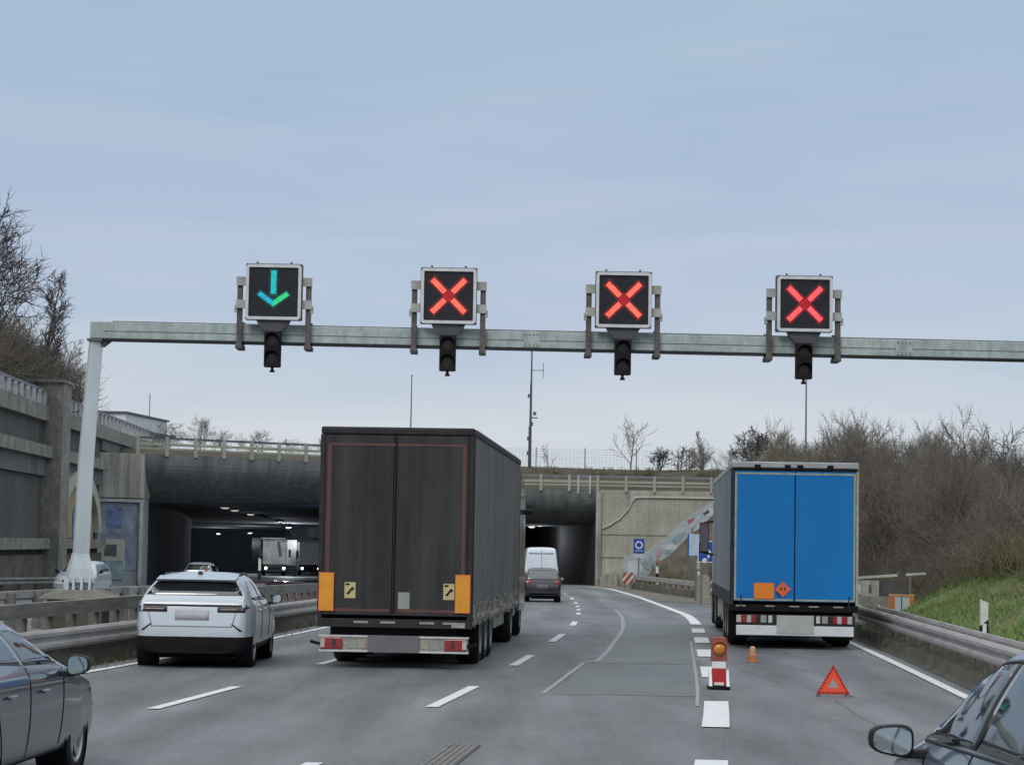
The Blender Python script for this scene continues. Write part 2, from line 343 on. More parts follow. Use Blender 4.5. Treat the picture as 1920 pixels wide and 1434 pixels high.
M['graf_pink'] = mat('graffiti_pink', (0.45, 0.32, 0.34), 0.8, var=0.15, scale=2)
M['graf_teal'] = mat('graffiti_teal', (0.27, 0.36, 0.38), 0.8, var=0.2, scale=2)
M['graf_dark'] = mat('graffiti_dark', (0.10, 0.10, 0.11), 0.8, var=0.2, scale=2)
M['whitewall'] = mat('white_wall', (0.70, 0.74, 0.76), 0.7, var=0.05, scale=1)
M['cab_white'] = mat('cab_white', (0.70, 0.70, 0.70), 0.4, var=0.1, scale=1.5)
M['cab_grey'] = mat('cab_picture_grey', (0.30, 0.29, 0.28), 0.5, var=0.3, scale=1.0)
M['e_head'] = emit('headlight_glow', (1.0, 0.98, 0.93), 6.0)
M['e_lamp'] = emit('tunnel_lamp_glow', (1.0, 0.90, 0.84), 1.6)
M['e_lampdim'] = emit('tunnel_lamp_dim', (0.75, 0.72, 0.66), 0.5)
M['e_green'] = emit('green_signal', (0.03, 0.68, 0.50), 1.0)
M['e_green2'] = emit('bright_green_signal', (0.02, 0.56, 0.18), 1.0)
M['e_cyan'] = emit('cyan_signal', (0.0, 0.44, 0.46), 1.0)
M['e_azure'] = emit('azure_signal', (0.0, 0.36, 0.52), 1.0)
M['e_red'] = emit('red_signal', (1.0, 0.15, 0.09), 1.0)
M['e_rose'] = emit('rose_signal', (1.0, 0.10, 0.11), 1.0)
M['e_deep'] = emit('deep_red_signal', (0.42, 0.003, 0.006), 0.8)
M['e_halo_red'] = emit('red_signal_halo', (0.12, 0.004, 0.008), 1.0)
M['e_halo_green'] = emit('green_signal_halo', (0.0, 0.045, 0.045), 1.0)

# ------------------------------------------------------------------ mesh helpers
class MB:
    def __init__(self):
        self.v = []; self.f = []
    def add(self, vs, fs):
        o = len(self.v)
        self.v.extend([tuple(float(c) for c in p) for p in vs])
        self.f.extend([tuple(i + o for i in q) for q in fs])
        return self
    def box(self, x0, x1, y0, y1, z0, z1):
        return self.add([(x0, y0, z0), (x1, y0, z0), (x1, y1, z0), (x0, y1, z0), (x0, y0, z1), (x1, y0, z1), (x1, y1, z1), (x0, y1, z1)],
                        [(0, 3, 2, 1), (4, 5, 6, 7), (0, 1, 5, 4), (1, 2, 6, 5), (2, 3, 7, 6), (3, 0, 4, 7)])
    def obox(self, c, s, m=None):
        m = m or Matrix.Identity(3)
        c = Vector(c)
        vs = [c + m @ Vector((sx * s[0] / 2, sy * s[1] / 2, sz * s[2] / 2)) for sz in (-1, 1) for sx, sy in ((-1, -1), (1, -1), (1, 1), (-1, 1))]
        return self.add(vs, [(0, 3, 2, 1), (4, 5, 6, 7), (0, 1, 5, 4), (1, 2, 6, 5), (2, 3, 7, 6), (3, 0, 4, 7)])
    def bar(self, a, b, w, h=None, up=(0, 0, 1)):
        a, b = Vector(a), Vector(b); h = h or w
        d = (b - a); L = d.length; d.normalize()
        u = Vector(up)
        if abs(d.dot(u)) > 0.99: u = Vector((1, 0, 0))
        s = d.cross(u).normalized(); t = s.cross(d)
        m = Matrix((s, d, t)).transposed()
        return self.obox((a + b) / 2, (w, L, h), m)
    def prism(self, pts, plane, a, b):
        n = len(pts)
        def P(p, t):
            return {'xz': (p[0], t, p[1]), 'yz': (t, p[0], p[1]), 'xy': (p[0], p[1], t)}[plane]
        vs = [P(p, a) for p in pts] + [P(p, b) for p in pts]
        fs = [tuple(range(n)), tuple(range(2 * n - 1, n - 1, -1))] + [(i, (i + 1) % n + 0, (i + 1) % n + n, i + n) for i in range(n)]
        return self.add(vs, fs)
    def loft(self, rings, closed=True, cap=True):
        n = len(rings[0]); o = []
        vs = [p for r in rings for p in r]; fs = []
        for i in range(len(rings) - 1):
            for j in range(n if closed else n - 1):
                k = (j + 1) % n
                fs.append((i * n + j, i * n + k, (i + 1) * n + k, (i + 1) * n + j))
        if cap and closed:
            fs.append(tuple(range(n - 1, -1, -1))); fs.append(tuple((len(rings) - 1) * n + j for j in range(n)))
        return self.add(vs, fs)
    def tube(self, pts, r, n=8, cap=True):
        pts = [Vector(p) for p in pts]
        rs = r if isinstance(r, (list, tuple)) else [r] * len(pts)
        rings = []
        for i, p in enumerate(pts):
            d = (pts[min(i + 1, len(pts) - 1)] - pts[max(i - 1, 0)]).normalized()
            u = Vector((0, 0, 1)) if abs(d.z) < 0.95 else Vector((1, 0, 0))
            s = d.cross(u).normalized(); t = s.cross(d)
            rings.append([p + (s * math.cos(2 * math.pi * k / n) + t * math.sin(2 * math.pi * k / n)) * rs[i] for k in range(n)])
        return self.loft(rings, True, cap)
    def lathe(self, prof, c, axis='z', n=24, cap=False):
        rings = []
        for (r, h) in prof:
            ring = []
            for k in range(n):
                a = 2 * math.pi * k / n
                ca, sa = math.cos(a) * r, math.sin(a) * r
                ring.append({'z': (c[0] + ca, c[1] + sa, c[2] + h), 'x': (c[0] + h, c[1] + ca, c[2] + sa), 'y': (c[0] + ca, c[1] + h, c[2] + sa)}[axis])
            rings.append(ring)
        return self.loft(rings, True, cap)
    def build(self, name, m, parent=None, smooth=False, bevel=0.0, world=False, solid=0.0):
        me = bpy.data.meshes.new(name)
        vs = self.v
        if world and parent is not None:
            L = parent.location if not parent.parent else parent.parent.location
            vs = [(x - L[0], y - L[1], z - L[2]) for x, y, z in vs]
        me.from_pydata(vs, [], self.f)
        bm = bmesh.new(); bm.from_mesh(me)
        bmesh.ops.recalc_face_normals(bm, faces=bm.faces)
        bm.to_mesh(me); bm.free()
        me.materials.append(m)
        if smooth:
            me.shade_smooth()
        o = bpy.data.objects.new(name, me)
        scene.collection.objects.link(o)
        if parent is not None: o.parent = parent
        if solid:
            md = o.modifiers.new('solid', 'SOLIDIFY'); md.thickness = solid; md.offset = -1
        if bevel:
            md = o.modifiers.new('bevel', 'BEVEL'); md.width = bevel; md.segments = 2; md.limit_method = 'ANGLE'; md.angle_limit = R(40)
        return o

def raw(name, verts, faces4, m, parent=None):
    """fast mesh from numpy arrays of quads"""
    me = bpy.data.meshes.new(name)
    nv, nf = len(verts), len(faces4)
    me.vertices.add(nv); me.vertices.foreach_set('co', np.asarray(verts, np.float32).ravel())
    me.loops.add(nf * 4); me.loops.foreach_set('vertex_index', np.asarray(faces4, np.int32).ravel())
    me.polygons.add(nf); me.polygons.foreach_set('loop_start', np.arange(nf, dtype=np.int32) * 4)
    me.update(calc_edges=True); me.validate()
    me.materials.append(m)
    o = bpy.data.objects.new(name, me)
    scene.collection.objects.link(o)
    if parent is not None: o.parent = parent
    return o

def tag(o, label=None, cat=None, group=None, kind=None):
    if label: o['label'] = label
    if cat: o['category'] = cat
    if group: o['group'] = group
    if kind: o['kind'] = kind
    return o

def thing(name, label, cat, loc=(0, 0, 0), rz=0.0, group=None):
    o = bpy.data.objects.new(name, None)
    o.empty_display_size = 0.3
    scene.collection.objects.link(o)
    o.location = loc; o.rotation_euler = (0, 0, rz)
    return tag(o, label, cat, group)

def struct(name, mb, m, smooth=False):
    return tag(mb.build(name, m, smooth=smooth), kind='structure')

def copy_tree(o, parent=None):
    c = o.copy(); scene.collection.objects.link(c); c.parent = parent
    for ch in list(o.children): copy_tree(ch, c)
    return c

# ------------------------------------------------------------------ road plan (metres, camera over x = 0, y = 0)
def zg(y):
    t = min(max((y - 48) / 72.0, 0), 1)
    return -0.75 * t * t * (3 - 2 * t) - 0.01 * max(0.0, y - 150)
LE = [(-40, -15.5), (0, -10.4), (20, -8.1), (34, -6.47), (37.7, -6.01), (47.75, -4.86), (53, -4.4), (65, -3.9), (77, -3.5), (97, -3.05), (115, -2.8), (125, -2.85), (140, -3.2), (166, -4.6), (176, -5.3), (200, -8.0), (250, -16), (310, -29)]
L12 = [(-40, -11.6), (0, -7.2), (20, -5.08), (27.5, -4.24), (31.9, -3.76), (38.2, -3.08), (45, -2.4), (60, -1.3), (77, -0.5), (97, 0.0), (115, 0.3), (125, 0.25), (140, -0.1), (166, -1.5), (200, -5.2), (250, -13), (310, -26)]
L23 = [(-40, -8.6), (0, -4.2), (10, -3.0), (21.3, -1.75), (28.75, -0.93), (32.85, -0.43), (38.7, 0.1), (42.35, 0.46), (48.55, 0.95), (52.95, 1.3), (61.65, 1.8), (77.65, 2.41), (97.35, 2.99), (114.75, 3.36), (125.2, 3.36), (134.65, 3.17), (150, 2.6), (166, 1.5), (176, 0.6), (200, -2.3), (250, -10.0), (310, -23)]
RB = [(-40, -5.0), (0, -0.4), (10, 0.75), (22, 1.98), (26.2, 2.4), (30.5, 2.83), (44.85, 3.88), (50.85, 4.32), (58.5, 4.86), (65.4, 5.38), (80, 6.25), (102, 7.07), (113, 7.27), (125.6, 7.26), (149, 6.65), (166, 5.6), (176, 4.4), (200, 1.3), (250, -6.5), (310, -19)]
RE = [(-40, -0.5), (0, 4.3), (20, 5.7), (33.9, 6.6), (41, 7.06), (51.4, 7.65), (65, 8.5), (80, 10.0), (100, 12.4), (118, 15.0)]
def fx(tab, y):
    return float(np.interp(y, [a for a, _ in tab], [b for _, b in tab]))
def smooth_tab(tab):
    ys = np.arange(tab[0][0], tab[-1][0] + 1, 1.0)
    xs = np.interp(ys, [a for a, _ in tab], [b for _, b in tab])
    k = np.exp(-0.5 * (np.arange(-9, 10) / 3.5) ** 2); k /= k.sum()
    xp = np.concatenate([xs[0] + (xs[1] - xs[0]) * np.arange(-9, 0), xs, xs[-1] + (xs[-1] - xs[-2]) * np.arange(1, 10)])
    return list(zip(ys, np.convolve(xp, k, 'valid')))
LE, L12, L23, RB, RE = map(smooth_tab, (LE, L12, L23, RB, RE))

def ribbon(lf, rf, ys, dz, nx=1):
    mb = MB(); vs = []; fs = []
    for y in ys:
        a, b = lf(y), rf(y)
        for i in range(nx + 1):
            vs.append((a + (b - a) * i / nx, y, zg(y) + dz))
    n = nx + 1
    for j in range(len(ys) - 1):
        for i in range(nx):
            fs.append((j * n + i, j * n + i + 1, (j + 1) * n + i + 1, (j + 1) * n + i))
    return mb.add(vs, fs)

def line_strip(mb, tab, y0, y1, w, dz=0.012, off=0.0, step=1.5):
    ys = np.linspace(y0, y1, max(2, int((y1 - y0) / step) + 1))
    r = ribbon(lambda y: fx(tab, y) + off - w / 2, lambda y: fx(tab, y) + off + w / 2, ys, dz)
    return mb.add(r.v, r.f)

# ground sheet to the horizon
mb = MB()
gx = [-4000, -1500, -500, -150, -60, -40, -30, -24, -16, -9, 0, 9, 20, 40, 100, 500, 1500, 4000]
gy = [-1500, -400, -100, -40, 0, 20, 48] + list(np.arange(55, 330, 8)) + [330, 400, 800, 2000, 6000]
vs = [(x, y, zg(min(y, 330)) - 0.09) for y in gy for x in gx]
n = len(gx)
mb.add(vs, [(j * n + i, j * n + i + 1, (j + 1) * n + i + 1, (j + 1) * n + i) for j in range(len(gy) - 1) for i in range(n - 1)])
struct('ground', mb, M['dirt'])
ysr = list(np.arange(-40, 311, 3.0))
cw = struct('carriageway', ribbon(lambda y: fx(LE, y) - 0.45, lambda y: fx(RB, y) + 0.1 + (0.45 if y > 118 else 0), ysr, 0.0, 36), M['asphalt'])
def lane_attr(o, tabs):
    at_ = o.data.attributes.new('lane', 'FLOAT', 'POINT')
    for i, v in enumerate(o.data.vertices):
        xs_ = [fx(tb, v.co.y) for tb in tabs]
        at_.data[i].value = float(np.interp(v.co.x, xs_, range(len(xs_))))
lane_attr(cw, (LE, L12, L23, RB))
lane_attr(struct('exit_lane', ribbon(lambda y: fx(RB, y) + 0.1, lambda y: fx(RE, y) + 0.35, list(np.arange(-40, 128, 3.0)), -0.004, 12), M['asphalt']), (RB, RE))
def owl(y): return fx([(-40, -34), (34, -21.4), (97, -19.3), (129, -20.6), (150, -22.2), (180, -25.2), (215, -29.7), (250, -35.2), (310, -46)], y)
struct('opposite_carriageway', ribbon(lambda y: owl(y) + 0.3, lambda y: min(owl(y) + 15.0, fx(LE, y) - 3.9), ysr, -0.01, 3), M['asphalt'])
struct('gore_verge', ribbon(lambda y: fx(RB, y) + 0.55 if y > 117 else fx(RB, y) + 1.2 + (117 - y) * 0.33, lambda y: 16.5, list(np.arange(109.5, 182, 3.0)), 0.008, 3), M['verge'])

# markings
mk = MB()
line_strip(mk, LE, -40, 300, 0.15)
line_strip(mk, RB, 63.4, 300, 0.30)
line_strip(mk, RE, -40, 62, 0.17)
struct('edge_lines', mk, M['paint'])
mk = MB()
for y0, y1 in [(6, 10), (16.6, 21.2), (28.6, 32.9), (38.7, 42.4), (48.4, 53.0), (60, 64.5), (70.5, 74.5)] + [(76.2 + 10.5 * k, 80.2 + 10.5 * k) for k in range(20)]:
    if y1 <= 64.6 or y0 >= 76: line_strip(mk, L23, y0, y1, 0.16)
for y0, y1 in [(7, 11), (17.2, 21.4), (27.5, 31.9), (38.0, 42), (48.4, 52.6)] + [(59 + 10.5 * k, 63.2 + 10.5 * k) for k in range(20)]:
    line_strip(mk, L12, y0, y1, 0.15)
for y0, y1 in [(11.5, 15.2), (18.6, 22.15), (26.2, 30.6), (36.2, 39.4), (43.0, 46.0), (49.2, 52.4), (55.6, 59.2)]:
    line_strip(mk, RB, y0, y1, 0.32)
struct('lane_dashes', mk, M['paint'])

# repairs, seams and cracks of the asphalt
def strip_pts(mb, pts, w, dz):
    vs = []; fs = []
    for i, (x, y) in enumerate(pts):
        a = Vector(pts[max(i - 1, 0)]); b = Vector(pts[min(i + 1, len(pts) - 1)])
        d = (b - a).normalized(); s = Vector((d.y, -d.x)) * w / 2
        vs += [(x - s.x, y - s.y, zg(y) + dz), (x + s.x, y + s.y, zg(y) + dz)]
    fs = [(2 * i, 2 * i + 1, 2 * i + 3, 2 * i + 2) for i in range(len(pts) - 1)]
    return mb.add(vs, fs)
for nm, y0, y1, m_ in (('asphalt_repair', 31.6, 40.1, 'patch_dark'), ('asphalt_repair', 40.12, 52.2, 'patch'), ('asphalt_repair', 52.22, 70.5, 'patch')):
    def lf(y): return fx([(31, 0.55), (40, 1.5), (48, 2.25), (57, 2.95), (72, 3.7)], y)
    struct(nm, ribbon(lf, lambda y: fx(RB, y) - 0.2, list(np.linspace(y0, y1, 8)), 0.004), M[m_])
mb = MB()
strip_pts(mb, [(0.5, 31.6), (0.9, 35.6), (1.34, 40.0)], 0.07, 0.009)
strip_pts(mb, [(1.38, 40.15), (1.62, 40.8), (1.95, 44.5), (2.25, 48.5), (2.6, 53), (2.92, 58), (3.28, 65), (3.6, 72), (3.98, 82), (4.3, 92)], 0.10, 0.009)
strip_pts(mb, [(fx(RB, y) - 0.25, y) for y in np.linspace(29.6, 50, 12)], 0.05, 0.009)
struct('sealed_seam', mb, M['seam'])
mb = MB()
def wob(p0, p1, n, a):
    return [(p0[0] + (p1[0] - p0[0]) * t + random.uniform(-a, a), p0[1] + (p1[1] - p0[1]) * t) for t in np.linspace(0, 1, n)]
strip_pts(mb, wob((3.9, 14), (4.5, 31.4), 30, 0.025), 0.007, 0.006)
strip_pts(mb, wob((4.2, 35), (3.9, 41.5), 12, 0.04), 0.008, 0.006)
strip_pts(mb, wob((1.45, 40.11), (3.4, 40.1), 8, 0.02), 0.06, 0.007)
struct('asphalt_crack', mb, M['crack'])

# ------------------------------------------------------------------ right-hand slope
def eR(y): return float(np.interp(y, [-40, 0, 30, 40, 54, 62, 70, 76, 100, 130, 160, 185, 260], [1.0, 4.9, 6.85, 7.45, 8.3, 9.4, 12.0, 13.0, 15.0, 16.0, 15.6, 15.4, 15.0]))
def hR(x, y):
    s = x - eR(y)
    if s <= 0: return zg(y) - 0.06
    k = 0.40 + 0.04 * math.sin(y * 0.21) + 0.03 * math.sin(x * 0.9 + y * 0.13)
    z = k * s
    top = 8.3 + 0.04 * max(0, y - 150)
    z = z if z < top * 0.6 else top * 0.6 + (top * 0.4) * (1 - math.exp(-(z - top * 0.6) / (top * 0.4)))
    return zg(y) - 0.06 + z + 0.07 * math.sin(x * 1.7 + y * 0.6) * min(1, s) + 0.05 * math.sin(x * 0.7 - y * 1.1) * min(1, s)
ys = np.arange(-20, 262, 2.0)
ss = [0, 0.4, 0.9, 1.4, 2, 2.6, 3.2, 3.9, 4.7, 5.5, 6.5, 8, 10, 13, 17, 22, 30, 45, 80, 200]
vs = [(eR(y) + s, y, hR(eR(y) + s, y)) for y in ys for s in ss]
n = len(ss)
gm = MB(); wm = MB()
allf = [(j * n + i, j * n + i + 1, (j + 1) * n + i + 1, (j + 1) * n + i) for j in range(len(ys) - 1) for i in range(n - 1)]
def grass_lim(y): return float(np.interp(y, [0, 40, 55, 66, 80, 100, 130], [5.4, 5.0, 4.6, 3.4, 2.1, 1.6, 0.3]))
gf = [f for f in allf if ss[f[0] % n] < grass_lim(ys[f[0] // n]) and ys[f[0] // n] < 112]
wf = [f for f in allf if f not in set(gf)]
for nm, fl, m_ in (('grass_slope', gf, 'grassy'), ('wooded_slope', wf, 'woodfloor')):
    used = sorted({i for f in fl for i in f}); mp_ = {o: k for k, o in enumerate(used)}
    b_ = MB().add([vs[i] for i in used], [tuple(mp_[i] for i in f) for f in fl])
    struct(nm, b_, M[m_], True)
vb = []; vy = list(np.arange(-20, 66, 1.5))
for y in vy:
    a, b = fx(RE, y) + .3, eR(y)
    for t_, dz in ((0, .004), (.35, .02), (.8, .07), (1.0, .20), (1.35, .30)):
        x = a + (b - a) * t_ if t_ <= 1 else b + (t_ - 1) * 2.0
        vb.append((x, y, max(zg(y) + dz, hR(x, y) + .03) + .025 * math.sin(x * 7 + y * 2.3) * (t_ > 0)))
struct('dirt_verge', MB().add(vb, [(j * 5 + i, j * 5 + i + 1, j * 5 + i + 6, j * 5 + i + 5) for j in range(len(vy) - 1) for i in range(4)]), M['dirt'], True)
# grass tufts
gv = []; gq = []
cnt = 0
while cnt < 56000:
    y = random.uniform(24, 105); s = random.uniform(0.5, 6)
    if s > grass_lim(y) + 0.5: continue
    x = eR(y) + s; z = hR(x, y) - 0.02
    if x > 0.27 * y + 3: continue
    h = random.uniform(0.04, 0.13) * (1.6 if random.random() < 0.1 else 1); a = random.uniform(0, 6.28); w = random.uniform(0.006, 0.014)
    dx, dy = math.cos(a), math.sin(a); lx, ly = random.uniform(-.1, .1), random.uniform(-.1, .1)
    o = len(gv)
    gv += [(x - dx * w, y - dy * w, z), (x + dx * w, y + dy * w, z), (x + dx * w * .3 + lx, y + dy * w * .3 + ly, z + h), (x - dx * w * .3 + lx, y - dy * w * .3 + ly, z + h)]
    gq.append((o, o + 1, o + 2, o + 3)); cnt += 1
tag(raw('grass', gv, gq, M['grass']), 'short green grass on the slope behind the right guardrail', 'grass', kind='stuff')

# ------------------------------------------------------------------ tunnels
def LL(y): return fx([(129, -20.95), (150, -22.6), (180, -25.5), (215, -30), (250, -35.5), (310, -46.5)], y)
def LR(y): return LL(y) + 15.2
def RR(y): return fx([(175, 6.75), (200, 4.3), (250, -3.5), (310, -16)], y)
DECK_L, SOFF_L, DECK_R, SOFF_R = 6.82, 4.1, 6.34, 3.75
# left tube
tl = thing('road_tunnel', 'left tunnel mouth with dark curved concrete fascia for oncoming traffic', 'tunnel', (-13, 134, 0))
a0, b0 = Vector((-20.95, 129.0)), Vector((-4.6, 141.0))
dirL = (b0 - a0).normalized(); nrmL = Vector((-dirL.y, dirL.x))
def flare(top, sof, dep): return [(0, top)] + [(dep * (1 - math.cos(a)), top - .35 - (top - .35 - sof) * math.sin(a)) for a in np.linspace(0, math.pi / 2, 16)] + [(dep, top)]
prof = flare(DECK_L, SOFF_L, 4.2)
def fascia(a, b, nrm, prof, nseg):
    mb = MB(); rings = []
    for t in np.linspace(0, 1, nseg + 1):
        p = a + (b - a) * t
        rings.append([(p.x + nrm.x * d, p.y + nrm.y * d, z) for d, z in prof])
    return mb.loft(rings, True, True)
fascia(a0, b0, nrmL, prof, 12).build('fascia', M['conc_dark'], tl, world=True)
def wall_y(f, y0, y1, z0, z1, th, n=16, zf=None):
    mb = MB(); rings = []
    for y in np.linspace(y0, y1, n):
        x = f(y); zb = zg(y) - 0.3 if z0 is None else z0
        rings.append([(x, y, zb), (x + th, y, zb), (x + th, y, z1), (x, y, z1)])
    return mb.loft(rings, True, True)
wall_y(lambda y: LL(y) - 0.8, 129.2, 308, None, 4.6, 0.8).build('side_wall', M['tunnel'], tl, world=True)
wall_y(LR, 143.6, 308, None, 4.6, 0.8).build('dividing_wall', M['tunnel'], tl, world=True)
mb = MB()
rings = []
for y in np.linspace(133.5, 310, 30):
    rings.append([(LL(y) - 1, y, SOFF_L - 0.004 * (y - 133)), (LR(y) + 1, y + (8 if y < 160 else 0), SOFF_L - 0.004 * (y - 133)), (LR(y) + 1, y + (8 if y < 160 else 0), SOFF_L + 0.6), (LL(y) - 1, y, SOFF_L + 0.6)])
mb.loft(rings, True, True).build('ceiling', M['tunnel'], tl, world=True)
MB().box(-60, -28, 305, 306, -4, 6).build('added_end_cap', M['tunnel'], tl, world=True)  # cap added to close the tube and keep its inside dark
# end pier of the left tube
MB().box(-5.4, -4.4, 140.2, 176.2, -1.5, DECK_L - 0.02).build('pier', M['conc_dark'], tl, world=True)

tr = thing('road_tunnel', 'right tunnel mouth beside the pale concrete wing wall, white van driving in', 'tunnel', (1, 175, 0))
a1, b1 = Vector((-4.38, 174.6)), Vector((6.75, 175.0))
prof = flare(DECK_R, SOFF_R, 4.5)
fascia(a1, b1, Vector((0, 1)), prof, 8).build('fascia', M['conc_dark'], tr, world=True)
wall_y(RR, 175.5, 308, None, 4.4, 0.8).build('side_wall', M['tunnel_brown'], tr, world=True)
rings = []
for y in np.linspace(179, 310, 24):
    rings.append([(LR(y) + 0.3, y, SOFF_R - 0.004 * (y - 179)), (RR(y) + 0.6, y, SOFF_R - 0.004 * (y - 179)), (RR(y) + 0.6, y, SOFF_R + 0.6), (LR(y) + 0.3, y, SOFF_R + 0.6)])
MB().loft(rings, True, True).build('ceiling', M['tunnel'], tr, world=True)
MB().box(-34, -10, 311, 312, -4, 6).build('added_end_cap', M['tunnel'], tr, world=True)  # right tube closed by an added cap as well, against daylight

# wing wall right of the mouth
wg = thing('wing_wall', 'pale beige concrete wing wall with formwork joints right of the tunnel mouth', 'wall', (13, 175, -1))
MB().prism([(6.75, -1.2), (24, -1.2), (24, 6.38), (6.75, 6.34)], 'xz', 174.98, 176).build('wall_face', M['conc'], wg, world=True)
MB().box(6.62, 7.05, 174.75, 175.0, -1.1, 6.2).build('jamb', M['conc_block'], wg, world=True)
MB().tube([(6.9, 174.9, 3.3), (7.7, 174.9, 3.65), (8.5, 174.9, 4.2), (9.1, 174.9, 4.9), (9.35, 174.9, 5.4), (9.6, 174.9, 5.75), (10, 174.9, 5.82), (15.6, 174.9, 5.82), (20, 174.9, 5.82)], 0.075, 8).build('conduit', M['mural_pale'], wg, world=True)
MB().box(9.0, 9.12, 174.88, 174.98, 5.0, 6.3).build('conduit', M['conc_ledge'], wg, world=True)
for zz in (1.15, 2.9):
    MB().box(7.06, 20, 174.93, 174.985, zz, zz + 0.07).build('ledge', M['conc_ledge'], wg, world=True)
wc = MB()
wc.prism([(6.9, -1.1), (8.2, -1.1), (8.2, 0.25), (6.9, -0.4)], 'xz', 172.5, 174.9)
wc.build('footing', M['conc_block'], wg, world=True)

# graffiti parapet climbing beside the wing wall
gp = thing('ramp_parapet', 'sloping parapet covered in washed-out blue and red graffiti beside the wing wall', 'parapet', (11, 164, 0))
MB().prism([(8.27, 1.35), (8.12, 0.5), (8.45, -0.1), (10.2, -0.05), (11.15, 1.0), (14.7, 3.6), (16.5, 4.9), (16.5, 6.6), (14.67, 5.4), (12.84, 4.17), (11.13, 2.6), (9.61, 1.45)], 'xz', 164, 164.35).build('wall_face', M['graf_base'], gp, world=True)
def blob(mb, cx, cz, w, h, y, sd, n=12):
    r_ = random.Random(sd)
    pts = [(cx + math.cos(a) * w / 2 * r_.uniform(0.6, 1.15), cz + math.sin(a) * h / 2 * r_.uniform(0.6, 1.15)) for a in np.linspace(0, 2 * math.pi, n, endpoint=False)]
    return mb.prism(pts, 'xz', y - 0.012, y)
mb = MB()
for k, (x, z, w, h) in enumerate([(9.0, 0.6, 1.2, 1.1), (11.6, 2.05, 1.3, .5), (13.9, 3.75, 1.2, .8), (14.4, 4.6, .8, .7)]): blob(MB(), x, z, w, h, 164, k).build('painted_patch', M['graf_white'], gp, world=True)
mb = MB()
mb.prism([(12.75, 4.0), (13.3, 4.2), (13.25, 3.6), (13.15, 3.0), (13.05, 3.5)], 'xz', 163.975, 163.99); mb.build('painted_patch', M['graf_red'], gp, world=True); mb = MB()
blob(MB(), 10.75, 0.95, .55, .5, 163.985, 31).build('painted_patch', M['graf_red'], gp, world=True); mb.prism([(13.9, 3.8), (14.6, 4.3), (14.6, 4.05), (14.0, 3.6)], 'xz', 163.975, 163.99)
mb.build('painted_patch', M['graf_red'], gp, world=True)
mb = MB()
for q in ((9.9, .7, .7, .9, 163.99, 41), (11.5, 1.7, .9, .4, 163.985, 42)): blob(MB(), *q).build('painted_patch', M['graf_teal'], gp, world=True)
mb = MB(); mb.prism([(13.9, 4.5), (14.3, 4.8), (14.4, 4.6), (14.0, 4.35)], 'xz', 163.975, 163.985); mb.build('painted_patch', M['graf_dark'], gp, world=True)
for q, (pts, m_) in enumerate([([(12.9, 3.6), (13.6, 4.35), (13.75, 4.2), (13.1, 3.4)], 'graf_white'), ([(10.5, 1.5), (10.8, 1.9), (11.1, 1.8), (10.9, 1.45), (10.6, 1.2)], 'graf_pink'), ([(11.6, 2.6), (12.1, 2.95), (12.7, 3.2), (12.4, 2.7), (11.9, 2.25)], 'graf_teal'), ([(10.0, 1.3), (10.15, 1.55), (10.45, .9), (10.35, .5), (10.1, .7)], 'graf_teal'), ([(13.3, 3.3), (14.2, 4.0), (14.25, 3.85), (13.4, 3.15)], 'graf_white')]):
    MB().prism(pts, 'xz', 163.968, 163.974).build('painted_patch', M[m_], gp, world=True)
# earth bank under the parapet
mb = MB()
vsb = []; nb = 14
for i in range(nb):
    x = 8.6 + i * 0.75
    top = max(-0.5, min(6.0, (x - 10.0) * 0.92 + 0.1))
    for (yy, k) in ((163.9, 1.0), (160, 0.72), (156, 0.45), (151, 0.16), (147, 0.0)):
        vsb.append((x, yy, -0.85 + (top + 0.85) * k + 0.12 * math.sin(x * 3 + yy)))
mb.add(vsb, [(i * 5 + j, i * 5 + j + 1, i * 5 + j + 6, i * 5 + j + 5) for i in range(nb - 1) for j in range(4)])
struct('earth_bank', mb, M['woodfloor'], True)
nk = thing('concrete_niche', 'small weathered brown concrete block standing in the earth bank under the graffiti', 'concrete block', (12.6, 152, 0))
MB().box(12.0, 13.3, 152, 153, -0.8, 1.55).build('block', M['conc_plinth'], nk, world=True)
MB().box(12.45, 12.8, 151.97, 152.0, 0.6, 1.15).build('opening', M['mural_pale'], nk, world=True)

# ground above the tunnels
mb = MB()
xs = [-90, -60, -40, -30, -24, -18, -12, -8, -4.3, 0, 4, 8, 12, 16, 20, 26, 40]
def top_y0(x): return 129.0 + 4.4 + (x + 20.95) * (12 / 16.35) if x < -4.4 else 179.3
rows = []
for k, (dy, dz) in enumerate([(0, 0), (0.9, 0.25), (3.0, 1.3), (6, 1.9), (14, 2.3), (40, 2.6), (120, 3), (400, 3)]):
    for x in xs:
        y = top_y0(x) + dy
        z = (DECK_L - 0.05 + dz * 0.38) if x < -4.4 else (DECK_R - 0.04 + dz)
        if x > -4.4 and dy == 0: z = DECK_R - 0.05
        rows.append((x, y, z + 0.08 * math.sin(x * 1.9 + dy)))
n = len(xs)
mb.add(rows, [(j * n + i, j * n + i + 1, (j + 1) * n + i + 1, (j + 1) * n + i) for j in range(7) for i in range(n - 1)])
struct('hilltop', mb, M['topgrass'], True)

